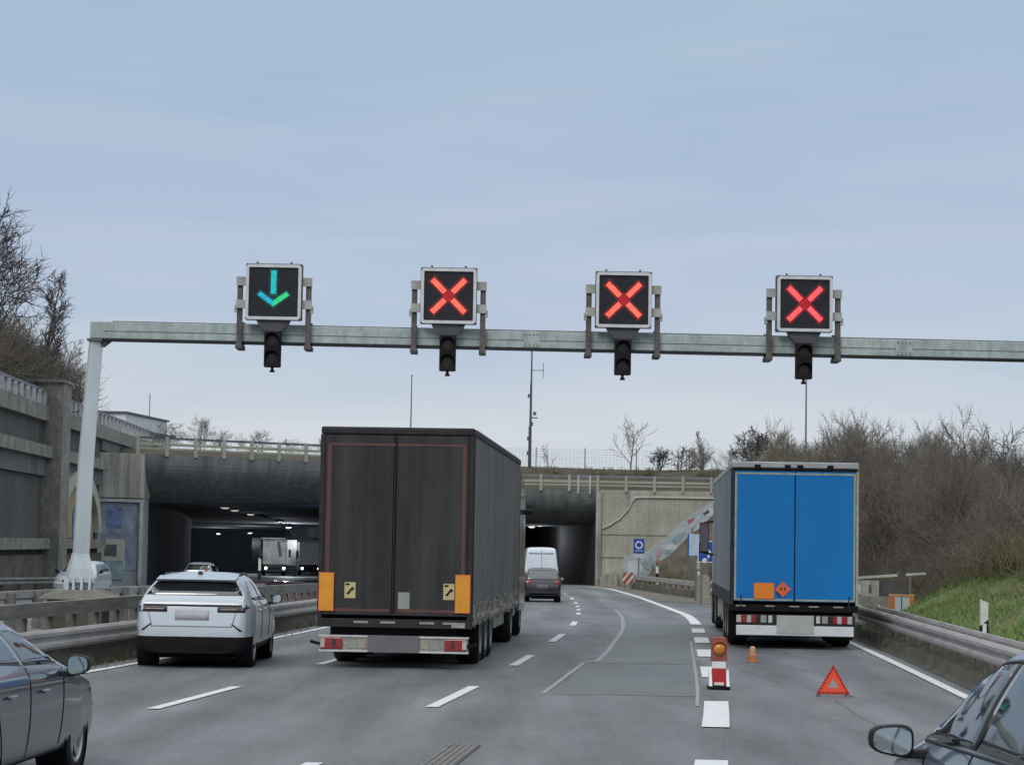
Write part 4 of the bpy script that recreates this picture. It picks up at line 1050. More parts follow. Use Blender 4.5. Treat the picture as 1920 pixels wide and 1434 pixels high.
for k in range(4):
    for j in (-1, 0, 1):
        a = aa + k * math.pi / 2 + math.pi / 4; s = Vector((-math.sin(a), math.cos(a)))
        c = Vector((math.cos(a), math.sin(a))) * .26 + s * .16 * j
        mb.obox((c.x - .06, c.y, 1.08), (.05, .05, .24))
mb.build('base_rib', M['steel'], ga)
MB().box(-.05, .26, -.2, .2, 5.97, 6.015).build('cap_plate', M['bracket'], ga)
MB().prism([(.22, 6.015), (.42, 5.99), (.26, 5.86), (.22, 5.86)], 'xz', -.1, .1).build('gusset', M['bracket'], ga)
mb = MB(); mb.loft([sq(.30, aa, 23.7, -.1), sq(.28, aa, 23.75, 3.5), sq(.245, aa, 23.8, 5.985)], True, True); mb.build('post', M['steel'], ga)
pl_ = thing('gantry_plinth', 'rough concrete plinth under the left gantry post', 'plinth', (-8.6, 45.8, 0))
MB().box(-.55, .55, -.5, .6, -.1, .80).build('block', M['dirt'], pl_)
MB().loft([[(-.72, -.55, .80), (.80, -.55, .80), (.8, .7, .80), (-.72, .7, .80)], [(-.66, -.52, .87), (.74, -.5, .85), (.74, .66, .85), (-.66, .66, .87)], [(-.40, -.45, .99), (.36, -.42, 1.0), (.38, .5, 1.0), (-.42, .5, .99)]], True, True).build('cap', M['conc_plinth'], pl_, bevel=0.03)

def rot_rect(cx, cz, L, w, a):
    d = Vector((math.cos(a), math.sin(a))); s = Vector((-d.y, d.x)); c = Vector((cx, cz))
    return [tuple(c + d * i * L / 2 + s * j * w / 2) for i, j in ((-1, -1), (1, -1), (1, 1), (-1, 1))]
def signal(x, label, kind):
    t = thing('lane_signal', label, 'lane signal', (x, 45.8, 6.02 - .005 * (x + 8.55)), group='lane signals on the gantry')
    c = 1.0; F = -0.50
    MB().box(-.565, .565, F + .06, -.18, c - .55, c + .58).build('housing', M['box_dark'], t, bevel=0.02)
    fr = MB(); o = rrect(.555, .555, .07); i_ = rrect(.495, .495, .02)
    n = len(o)
    fr.add([(a, y, b + c) for y in (F, F + .06) for a, b in o] + [(a, y, b + c) for y in (F, F + .06) for a, b in i_],
           [(k, (k + 1) % n, 2 * n + (k + 1) % n, 2 * n + k) for k in range(n)] + [(k, k + n, (k + 1) % n + n, (k + 1) % n) for k in range(n)] + [(2 * n + k, 2 * n + (k + 1) % n, 3 * n + (k + 1) % n, 3 * n + k) for k in range(n)])
    fr.build('frame', M['box_frame'], t)
    pn = MB().box(-.50, .50, F + .03, F + .058, c - .50, c + .50).build('display_panel', M['panel'], t)
    Y0, Y1 = F + .012, F + .024
    if kind == 'arrow':
        MB().prism(rot_rect(0, c + .20, .47, .105, R(90)), 'xz', Y0, Y1).build('arrow_shaft', M['e_cyan'], t)
        MB().prism([(-.32, c - .06), (-.26, c + .01), (.0, c - .175), (.0, c - .29)], 'xz', Y0, Y1).build('arrow_wing', M['e_azure'], t)
        MB().prism([(.32, c - .06), (.26, c + .01), (.0, c - .175), (.0, c - .29)], 'xz', Y0, Y1).build('arrow_wing', M['e_green2'], t)
        h = MB().prism([(-.085, c + .46), (.085, c + .46), (.085, c - .08), (-.085, c - .08)], 'xz', Y1, Y1 + .004)
        h.prism([(-.36, c - .06), (-.26, c + .05), (0, c - .12), (.26, c + .05), (.36, c - .06), (0, c - .34)], 'xz', Y1 + .004, Y1 + .0055)
        h.build('display_glow', M['e_halo_green'], t)  # halo around the lit arrow, painted as a faintly glowing backing
    else:
        m_ = M['e_red'] if kind == 'red' else M['e_rose']
        h = MB()
        for q, a in enumerate((45, 135, 225, 315)):
            cx, cz = math.cos(R(a)) * .285, math.sin(R(a)) * .285
            MB().prism([(p[0], p[1] + c) for p in rot_rect(cx, cz, .36, .105, R(a))], 'xz', Y0, Y1).build('cross_bar', m_, t)
            if q < 2:
                h.prism([(p[0], p[1] + c) for p in rot_rect(0, 0, 1.0, .19, R(a))], 'xz', Y1 + q * .0015, Y1 + .001 + q * .0015)
        MB().prism([(p[0], p[1] + c) for p in rot_rect(0, 0, .17, .17, R(45))], 'xz', Y0 + .006, Y1 - .001).build('cross_centre', M['e_deep'], t)
        h.build('display_glow', M['e_halo_red'], t)  # halo of the lit cross, a dim glowing shape behind the bars
    for sx in (-1, 1):
        b = MB().box(sx * .69 - .055, sx * .69 + .055, -.30, -.215, -.06, 1.32)
        b.box(sx * .69 - .07, sx * .69 + .07, -.34, .26, -.13, -.045)
        b.box(sx * .69 - .05, sx * .69 + .05, .2, .26, -.045, .45)
        br = b.build('bracket', M['bracket'], t, bevel=0.008)
        for z in (.68, 1.14):
            MB().box(min(sx * .56, sx * .76), max(sx * .56, sx * .76), -.36, -.305, z, z + .17).build('clamp', M['bracket_pale'], br)
        MB().box(sx * .76 - .03, sx * .76 + .03, -.33, -.25, .60, .74).build('clamp', M['bracket_pale'], br)
    for sx in (-.35, .33):
        MB().lathe([(.02, 0), (.02, .05), (.0, .055)], (sx, -.3, c + .58), 'z', 8).build('lifting_eye', M['bracket'], t)
    MB().loft([[(-.34, -.42, .44), (.34, -.42, .44), (.34, -.24, .44), (-.34, -.24, .44)], [(-.30, -.42, .36), (.30, -.42, .36), (.30, -.24, .36), (-.30, -.24, .36)], [(-.17, -.42, .22), (.17, -.42, .22), (.17, -.24, .22), (-.17, -.24, .22)]], True, True).build('hanger', M['box_dark'], t)
    fl = MB().box(-.165, .165, -.46, -.24, -.50, .215).build('flasher', M['flasher'], t, bevel=0.02)
    for z in (.04, -.31):
        MB().lathe([(.0, -.475), (.08, -.472), (.13, -.462), (.132, -.455)], (0, 0, z), 'y', 20).build('lens', M['flash_lens'], fl)
        v = MB(); rings = []
        for k in range(15):
            a = R(-12 + 204 * k / 14); q = math.sin(a)
            L = .06 + .16 * max(0, q)
            rings.append([(math.cos(a) * .15, -.46, z + math.sin(a) * .15), (math.cos(a) * .15, -.46 - L, z + math.sin(a) * .15 - .01), (math.cos(a) * .138, -.46 - L, z + math.sin(a) * .138 - .01), (math.cos(a) * .138, -.46, z + math.sin(a) * .138)])
        v.loft(rings, True, True); v.build('visor', M['flasher'], fl)
    MB().lathe([(.03, -.50), (.028, -.55), (.05, -.56), (.05, -.60), (.0, -.60)], (0, -.35, 0), 'z', 10).build('nipple', M['flasher'], fl)
    return t
signal(-4.81, 'lane signal showing a green downward arrow', 'arrow')
signal(-1.30, 'lane signal with orange-red cross, directly right of the green arrow signal', 'red')
signal(2.21, 'lane signal with orange-red cross, second from the right on the gantry', 'red')
signal(5.84, 'lane signal with pinkish red cross above the blue lorry', 'rose')

# ------------------------------------------------------------------ wheels
def wheel(parent, x, y, r, w, side, rim_m, spokes=5, name='wheel'):
    """side +1: outer face towards +x"""
    rr = r * .68
    pf = [(rr, -w * .5), (r * .86, -w * .5), (r * .95, -w * .44), (r, -w * .34), (r, w * .34), (r * .95, w * .44), (r * .86, w * .5), (rr, w * .5), (rr, w * .3), (rr * .97, -w * .4), (rr, -w * .5)]
    t = MB().lathe([(a, h * side) for a, h in pf], (x, y, r), 'x', 32).build(name, M['tyre'], parent, smooth=True)
    h = w * .5 * side
    b = MB()
    b.lathe([(rr * 1.0, h * .98), (rr * .93, h * 1.0), (rr * .88, h * .86), (rr * .86, h * .2)], (x, y, r), 'x', 32)
    if spokes:
        for k in range(spokes):
            a = 2 * math.pi * k / spokes + .3
            ca, sa = math.cos(a), math.sin(a); ta, tb = -sa, ca
            p = []
            for rad, ww in ((rr * .12, .05), (rr * .9, .035)):
                for s_ in (-1, 1):
                    for dx in (h * .78 - .012 * side, h * .84 - (.02 * side if rad < .1 else 0)):
                        p.append((x + dx, y + ca * rad + ta * ww * s_, r + sa * rad + tb * ww * s_))
            b.add(p, [(0, 1, 3, 2), (4, 6, 7, 5), (0, 4, 5, 1), (2, 3, 7, 6), (1, 5, 7, 3), (0, 2, 6, 4)])
        b.lathe([(0, h * .88), (rr * .16, h * .86), (rr * .2, h * .76)], (x, y, r), 'x', 16)
        b.build('rim', rim_m, t)
        MB().lathe([(0, h * .16), (rr * .86, h * .16), (rr * .86, h * .12)], (x, y, r), 'x', 24).build('brake_shadow', M['black'], t)
    else:
        b.lathe([(rr * .86, h * .2), (rr * .45, h * .35), (rr * .42, h * .8), (rr * .36, h * .9), (0, h * .9)], (x, y, r), 'x', 24)
        b.build('rim', rim_m, t)
    return t

# ------------------------------------------------------------------ lorries
def lorry_chassis(t, W, cabcol, mx, axles, mud=True):
    hw = W / 2
    MB().box(-.55, .55, .3, 14.6, .78, 1.0).build('chassis', M['black'], t)
    MB().box(-.84, .84, axles[0] - .6, axles[-1] + .7, .30, .95).build('axle_light_block', M['black'], t)  # dark slab added under the trailer to block light
    MB().box(-.8, .8, 10.3, 15.2, .28, .95).build('tractor_light_block', M['black'], t)  # slab added under the tractor, also blocking light from below
    for y in axles:
        for sx in (-1, 1):
            wheel(t, sx * (hw - .21), y, .50, .40, sx, M['steelrim'], 0)
    wheel(t, -(hw - .22), 11.0, .50, .42, -1, M['steelrim'], 0); wheel(t, hw - .22, 11.0, .50, .42, 1, M['steelrim'], 0)
    wheel(t, -(hw - .2), 14.7, .50, .34, -1, M['steelrim'], 0); wheel(t, hw - .2, 14.7, .50, .34, 1, M['steelrim'], 0)
    for sx in (-1, 1):
        mb = MB(); rings = []
        for q in range(11):
            a = R(10 + 160 * q / 10)
            rings.append([(sx * (hw - .42), 11 + math.cos(a) * .6, .5 + math.sin(a) * .6), (sx * (hw - .02), 11 + math.cos(a) * .6, .5 + math.sin(a) * .6), (sx * (hw - .02), 11 + math.cos(a) * .57, .5 + math.sin(a) * .57), (sx * (hw - .42), 11 + math.cos(a) * .57, .5 + math.sin(a) * .57)])
        mb.loft(rings, True, True).build('mudguard', M['dark'], t)
        MB().box(sx * (hw - .3) - .22, sx * (hw - .3) + .22, 12.0, 13.6, .45, 1.05).build('fuel_tank', M['alu_dull'], t, bevel=.08)
        MB().box(sx * (hw - .12) - .05, sx * (hw - .12) + .05, 6.4, 9.4, .45, .95).build('side_guard', M['alu_dull'], t)
        for y in (6.6, 8.6):
            MB().box(sx * (hw - .4) - .06, sx * (hw - .4) + .06, y, y + .12, .4, 1.05).build('landing_leg', M['alu_dull'], t)
    # cab
    prof = [(13.9, .55), (16.3, .5), (16.4, .9), (16.35, 1.9), (16.1, 2.95), (15.6, 3.55), (13.95, 3.75)]
    MB().prism(prof, 'yz', -1.24, 1.24).build('cab', cabcol, t, bevel=.07)
    MB().prism([(16.37, 1.85), (16.13, 2.85), (16.16, 2.86), (16.40, 1.86)], 'yz', -1.05, 1.05).build('windscreen', M['glass'], t)
    for sx in (-1, 1):
        MB().prism([(15.1, 1.9), (16.1, 1.9), (15.95, 2.7), (15.1, 2.75)], 'yz', sx * 1.243, sx * 1.25).build('cab_window', M['glass'], t)
        mm = MB().box(sx * mx - .13, sx * mx + .13, 15.95, 16.12, 1.9, 2.75).build('wing_mirror', M['dark'], t, bevel=.04)
        MB().box(sx * mx - .11, sx * mx + .11, 15.94, 15.949, 1.95, 2.7).build('mirror_glass', M['dark_rail'], mm)
        mb = MB(); mb.bar((sx * 1.22, 16.0, 2.78), (sx * mx, 16.05, 2.74), .06); mb.bar((sx * 1.22, 16.0, 1.85), (sx * mx, 16.05, 1.92), .06)
        mb.build('mirror_arm', M['dark'], mm)

# dark tautliner
bt = thing('lorry', 'dark grey curtain-sided lorry with orange reflective plates on its rear doors', 'lorry', (-1.855, 37.25, 0), -R(3.5))
W, H, Lg = 2.53, 3.93, 13.6
hw = W / 2
MB().box(-hw + .015, hw - .015, .06, Lg, .98, H - .1).build('trailer_box', M['slate_side'], bt, bevel=.03)
MB().box(-hw, hw, .0, Lg, H - .13, H).build('roof', M['slate_frame'], bt, bevel=.03)
MB().box(-hw + .03, hw - .03, 1.0, Lg - .4, H + .001, H + .02).build('roof_sheet', M['silver_rail'], bt)
for nm, x0, x1 in (('rear_door', -hw + .085, -.055), ('rear_door', -.045, hw - .085)):
    d_ = MB().box(x0, x1, -.02, .055, .86, H - .14).build(nm, M['slate'], bt, bevel=.008)
for x0, x1 in ((-hw, -hw + .08), (hw - .08, hw)):
    MB().box(x0, x1, -.035, .058, .80, H - .13).build('corner_pillar', M['slate_frame'], bt, bevel=.01)
MB().box(-.025, .0, -.032, -.021, .9, H - .15).build('door_seal', M['black'], bt)
tp = MB()
for sx in (-1, 1): tp.box(sx * (hw - .155) - .03, sx * (hw - .155) + .03, -.026, -.0205, .95, H - .28)
tp.box(-hw + .18, hw - .18, -.026, -.0205, H - .31, H - .27)
tp.box(-hw + .18, -.09, -.026, -.0205, .915, .965); tp.box(.07, hw - .18, -.026, -.0205, .915, .965)
tp.build('contour_tape', M['redtape'], bt)
for x0 in (-hw + .035, hw - .26):
    op = MB().box(x0, x0 + .225, -.055, -.036, .93, 1.53).build('reflective_plate', M['orange'], bt)
    e_ = MB()
    for a, b, c, d in ((x0 - .012, x0, .918, 1.542), (x0 + .225, x0 + .237, .918, 1.542)): e_.box(a, b, -.054, -.037, c, d)
    e_.box(x0, x0 + .225, -.054, -.037, .918, .93); e_.box(x0, x0 + .225, -.054, -.037, 1.53, 1.542)
    e_.build('plate_edge', M['orange_edge'], op)
for x0, flip in ((-.82, 0), (.80, 1)):
    stk = MB().box(x0, x0 + .18, -.0285, -.0205, 1.13, 1.39).build('sticker', M['sticker'], bt)
    mb = MB(); mb.prism([(x0 + .03, 1.2), (x0 + .13, 1.32), (x0 + .16, 1.27), (x0 + .11, 1.25), (x0 + .07, 1.19)], 'xz', -.0325, -.029)
    mb.box(x0 + .02, x0 + .08, -.0325, -.029, 1.34, 1.37)
    mb.build('sticker_mark', M['black'], stk)
MB().box(.06, .25, -.0285, -.0205, .97, 1.24).build('label', M['label_grey'], bt)
MB().box(-hw, hw, -.03, .35, .66, .80).build('rear_sill', M['slate_frame'], bt, bevel=.01)
mb = MB()
for x0 in (-.66, -.22, .42, .80): mb.box(x0, x0 + .24, -.04, -.031, .73, .765)
mb.build('sill_slot', M['label_grey'], bt)
MB().box(hw - .32, hw - .1, -.06, -.031, .68, .76).build('step_plate', M['alu_dull'], bt)
MB().box(-1.0, 1.0, .15, .3, .40, .66).build('underrun_frame', M['black'], bt)
lb = MB().box(-hw + .05, hw - .05, -.02, .1, .28, .52).build('light_bar', M['alu_dull'], bt, bevel=.01)
for z in (.50, .262): MB().box(-hw + .04, hw - .04, -.04, .10, z, z + .03).build('bar_edge', M['alu'], lb)
for sx in (-1, 1):
    a = sx * (hw - .07)
    MB().box(min(a, a - sx * .36), max(a, a - sx * .36), -.05, -.021, .305, .49).build('tail_light', M['red_lamp'], bt, bevel=.01)
    MB().box(min(a + sx * .0, a - sx * .07), max(a + sx * .0, a - sx * .07), -.053, -.0505, .33, .47).build('reverse_light', M['clear_lamp'], bt)
    MB().box(min(a - sx * .20, a - sx * .25), max(a - sx * .20, a - sx * .25), -.053, -.0505, .33, .47).build('reverse_light', M['dark_car'], bt)
    for q, (u, w_) in enumerate(((.44, .16), (.62, .12))):
        MB().box(min(a - sx * u, a - sx * (u + w_)), max(a - sx * u, a - sx * (u + w_)), -.03, -.021, .32, .47).build('bar_panel', M['label_grey'] if q == 0 else M['dirty_cream'], bt)
    MB().bar((sx * (hw - .06), 0, .38), (sx * (hw + .1), -.02, .42), .05).build('marker_lamp', M['black'], bt)
MB().box(-.42, .42, -.055, -.042, .27, .53).build('number_plate', M['plate_brown'], bt)
for sx in (-1, 1): MB().box(sx * (hw - .21) - .21, sx * (hw - .21) + .21, 1.6, 1.62, .2, .9).build('mud_flap', M['black'], bt)
# curtain skirt with straps
mb = MB()
for sx in (-1, 1):
    mb = MB(); top = []; low = []
    for i in range(81):
        y = .1 + i * .1675
        low.append((y, .74 + .045 * (i % 2) + .02 * math.sin(i * 1.7)))
    mb.prism([(.1, 1.02), *low, (13.5, 1.02)], 'yz', sx * (hw - .02), sx * (hw + .005))
    mb.build('curtain_skirt', M['slate_frame'], bt)
rs = random.Random(3)
for i in range(40):
    y = .2 + i * .335
    for sx in (-1, 1):
        if sx < 0 and i % 4: continue
        mb = MB()
        dz = rs.uniform(-.05, .05)
        mb.obox((sx * (hw + .014), y, .87 + dz), (.016, .075, .36), Matrix.Rotation(rs.uniform(-.35, .35), 3, 'X'))
        mb.obox((sx * (hw + .024), y + rs.uniform(-.03, .06), .80 + dz), (.024, .11, .12), Matrix.Rotation(rs.uniform(-.7, .7), 3, 'X'))
        mb.build('curtain_strap', M['alu_dull'], bt)
for sx in (-1, 1): MB().box(sx * hw - .01, sx * hw + .01, .07, .13, .98, H - .14).build('curtain_rail', M['slate_frame'], bt)
lorry_chassis(bt, W, M['dark_car'], 1.12, (2.2, 3.5, 4.8))

MB().box(1.16, 1.43, 15.9, 16.1, 2.74, 2.86).build('mirror_bracket', M['dark'], bt, bevel=.03)
# blue box trailer
lt = thing('lorry', 'lorry with bright blue rear doors and orange hazard plate, standing on the exit lane', 'lorry', (5.905, 47.15, 0), -R(3.5))
W, H = 2.62, 3.82; hw = W / 2
MB().box(-hw + .015, hw - .015, .06, Lg, 1.12, H - .08).build('trailer_box', M['blu_side'], lt, bevel=.02)
MB().box(-hw, hw, 0, Lg, H - .1, H + .03).build('roof', M['silver_rail'], lt, bevel=.02)
MB().box(-hw + .04, hw - .01, -.03, .0, H - .16, H - .102).build('door_lintel', M['black'], lt)
mb = MB()
for x in (-.78, -.16, .10, .72): mb.box(x - .06, x + .06, -.05, .02, H - .13, H - .03)
mb.build('door_buffer', M['black'], lt)
for x0, x1 in ((-hw + .06, -.012), (.012, hw - .06)):
    MB().box(x0, x1, -.02, .055, .97, H - .165).build('rear_door', M['blue'], lt, bevel=.006)
for x0, x1 in ((-hw, -hw + .055), (hw - .055, hw)):
    MB().box(x0, x1, -.03, .058, .9, H - .1).build('corner_pillar', M['cream'] if x0 > 0 else M['slate_frame'], lt, bevel=.008)
MB().box(-.011, .011, -.012, .05, .97, H - .17).build('door_seal', M['black'], lt)
tp = MB()
for x in (-hw + .09, hw - .085): tp.box(x - .018, x + .018, -.026, -.0205, 1.0, H - .2)
tp.box(-hw + .11, hw - .105, -.026, -.0205, H - .235, H - .20)
tp.box(-hw + .11, -.03, -.026, -.0205, .985, 1.02); tp.box(.03, hw - .105, -.026, -.0205, .985, 1.02)
tp.build('contour_tape', M['cream'], lt)
for x in (-1.1, 1.12): MB().tube([(x, -.032, .86), (x, -.032, 1.1)], .012, 6).build('lock_bar', M['slate_frame'], lt)
op = MB().box(-.82, -.43, -.045, -.0205, 1.035, 1.335).build('hazard_plate', M['adr'], lt)
mb = MB(); mb.box(-.83, -.42, -.044, -.03, 1.335, 1.35); mb.box(-.83, -.42, -.044, -.03, 1.02, 1.035); mb.box(-.835, -.82, -.044, -.03, 1.02, 1.35); mb.box(-.43, -.415, -.044, -.03, 1.02, 1.35); mb.box(-.632, -.622, -.047, -.0455, 1.04, 1.33)
mb.build('plate_edge', M['orange_edge'], op)
dp = MB().prism([(-.40, 1.22), (-.235, 1.06), (-.07, 1.22), (-.235, 1.38)], 'xz', -.042, -.0205).build('hazard_placard', M['adr_red'], lt)
mb = MB(); mb.box(-.29, -.26, -.0445, -.0425, 1.2, 1.26); mb.box(-.21, -.18, -.0445, -.0425, 1.2, 1.26); mb.bar((-.37, -.043, 1.17), (-.28, -.043, 1.09), .02, .006, up=(0, 1, 0))
mb.build('placard_symbol', M['slate_frame'], dp)
MB().box(-hw, hw, -.03, .4, .76, .9).build('rear_sill', M['black'], lt, bevel=.01)
mb = MB()
for x0 in (-1.2, -.6, -.1, .3, .8): mb.box(x0, x0 + .2, -.036, -.0305, .86, .885)
mb.build('sill_slot', M['label_grey'], lt)
MB().box(-1.15, 1.15, .1, .3, .3, .76).build('underrun_frame', M['black'], lt)
lb = MB().box(-hw + .14, hw - .06, -.02, .08, .48, .70).build('light_bar', M['slate_frame'], lt)
for sx in (-1, 1):
    a = sx * (hw - .12)
    for q, (u0, u1, m_) in enumerate(((0, .10, 'clear_lamp'), (.105, .21, 'red_lamp'), (.215, .31, 'clear_lamp'), (.315, .40, 'red_lamp'), (.5, .62, 'label_grey'), (.66, .74, 'alu'))):
        if sx > 0: m_ = {'clear_lamp': 'clear_lamp', 'red_lamp': 'red_lamp'}.get(m_, m_)
        MB().box(min(a - sx * u0, a - sx * u1), max(a - sx * u0, a - sx * u1), -.045, -.021, .53, .68).build('tail_light', M[m_], lt, bevel=.006)
MB().box(-hw + .12, hw - .09, -.06, .06, .27, .475).build('bumper_beam', M['white_beam'], lt, bevel=.015)
MB().box(-.36, .40, -.078, -.062, .32, .69).build('number_plate', M['plate_green'], lt)
for sx in (-1, 1): MB().box(sx * (hw - .22) - .22, sx * (hw - .22) + .22, 1.2, 1.22, .16, .8).build('mud_flap', M['black'], lt)
mb = MB(); mb.box(hw - .02, hw + .003, .1, Lg - .1, .86, 1.14); mb.box(-hw - .003, -hw + .02, .1, Lg - .1, .86, 1.14)
mb.build('curtain_skirt', M['slate_frame'], lt)
for sx in (-1, 1): MB().box(sx * hw - .012, sx * hw + .006, .07, .16, 1.0, H - .1).build('curtain_rail', M['slate_frame'], lt)
MB().box(-hw + .02, -hw + .06, 8.2, 8.24, 1.2, 2.6).build('curtain_pole', M['graf_dark'], lt)
for i, y in enumerate((6.2, 7.0, 9.2, 9.8)): MB().box(-hw + .05, -hw + .3, y, y + .4, .35, .95).build('side_locker', M['dirty_cream'] if i % 2 else M['alu_dull'], lt, bevel=.02)
lorry_chassis(lt, W, M['dark_car'], 1.48, (1.9, 3.2, 4.5))
mbx = MB().lathe([(0, -.02), (.06, -.015), (.08, .03), (.06, .08), (0, .1)], (-1.45, 16.0, 1.68), 'y', 14).build('wide_angle_mirror', M['white'], lt)

# ------------------------------------------------------------------ cars
def smooth1(ys, tab, sg):
    d = np.arange(ys[0] - .5, ys[-1] + .5, .005)
    v = np.interp(d, [a for a, _ in tab], [b for _, b in tab])
    k = np.exp(-.5 * (np.arange(-60, 61) * .005 / sg) ** 2); k /= k.sum()
    vp = np.pad(v, 60, 'edge')
    return np.interp(ys, d, np.convolve(vp, k, 'valid'))
def car_body(sp):
    L = sp['L']; hwid = sp['W'] / 2
    ys = np.unique(np.round(np.concatenate([np.linspace(0, .12, 7), np.linspace(.12, L - .12, 64), np.linspace(L - .12, L, 7)]), 4))
    zt = smooth1(ys, sp['top'], sp.get('sg', .05)); zb = smooth1(ys, sp['bot'], .03)
    belt = smooth1(ys, sp['belt'], .08)
    pw_ = np.interp(ys, [0, .03, .1, .3, .7, L - .9, L - .4, L - .15, L - .04, L], sp.get('plan', [.86, .91, .955, .985, 1, 1, .975, .92, .86, .78]))
    rw_ = smooth1(ys, sp['roofw'], .1)
    rings = []
    for i, y in enumerate(ys):
        h = hwid * pw_[i]; b = min(belt[i], zt[i] - .035); z0 = zb[i]; r_ = min(hwid * rw_[i], h * .97); g = zt[i] - b
        pts = [(0, z0), (h * .8, z0), (h * .95, z0 + .05), (h * .985, z0 + .3 * (b - z0)), (h, z0 + .62 * (b - z0)), (h * .985, b - .06 * min(1, (b - z0))), (h * .955, b + .01)]
        pts += [(h * .955 + (r_ - h * .955) * .5, b + g * .5), (r_, zt[i] - min(.10, .35 * g)), (r_ * .90, zt[i] - min(.035, .15 * g)), (r_ * .55, zt[i] - .006), (0, zt[i])]
        P = [np.array(p, float) for p in pts]
        for _ in range(sp.get('fine', 2)):
            Q = [P[0]]
            for a, c in zip(P[:-1], P[1:]):
                Q += [a * .78 + c * .22, a * .22 + c * .78]
            Q.append(P[-1]); P = Q
        ring = [(p[0], y, p[1]) for p in P] + [(-p[0], y, p[1]) for p in P[-2:0:-1]]
        rings.append(ring)
    return MB().loft(rings, True, True)
def decal(bvh, poly, view, off=.006, res=.06):
    """patch lying on the body: poly in (y,z) for 'left'/'right', in (x,z) for 'rear'/'front'"""
    bm = bmesh.new()
    vs = [bm.verts.new((p[0], p[1], 0)) for p in poly]
    f = bm.faces.new(vs)
    x0, x1 = min(p[0] for p in poly), max(p[0] for p in poly); z0, z1 = min(p[1] for p in poly), max(p[1] for p in poly)
    for ax, lo, hi in ((0, x0, x1), (1, z0, z1)):
        n = max(1, int((hi - lo) / res))
        for k in range(1, n):
            c = lo + (hi - lo) * k / n
            co = Vector((c, 0, 0)) if ax == 0 else Vector((0, c, 0)); no = Vector((1, 0, 0)) if ax == 0 else Vector((0, 1, 0))
            bmesh.ops.bisect_plane(bm, geom=bm.verts[:] + bm.edges[:] + bm.faces[:], plane_co=co, plane_no=no)
    bm.verts.index_update()
    d = {'right': Vector((-1, 0, 0)), 'left': Vector((1, 0, 0)), 'rear': Vector((0, 1, 0)), 'front': Vector((0, -1, 0)), 'top': Vector((0, 0, -1))}[view]
    vv = []
    for v in bm.verts:
        a, b = v.co.x, v.co.y
        o = {'right': Vector((3, a, b)), 'left': Vector((-3, a, b)), 'rear': Vector((a, -3, b)), 'front': Vector((a, 9, b)), 'top': Vector((a, b, 4))}[view]
        hit = bvh.ray_cast(o, d)
        if hit[0] is None:
            nr = bvh.find_nearest(o + d * 2.2); p, nn = nr[0], nr[1]
        else: p, nn = hit[0], hit[1]
        if nn.dot(d) > 0: nn = -nn
        vv.append((p + nn * off))
    mb = MB(); n = len(vv)
    faces = [tuple(v.index for v in f.verts) for f in bm.faces]
    mb.add([tuple(p) for p in vv] + [tuple(p - d * -1 * -(-.012)) for p in vv] if False else [tuple(p) for p in vv], faces)
    bm.free()
    return mb
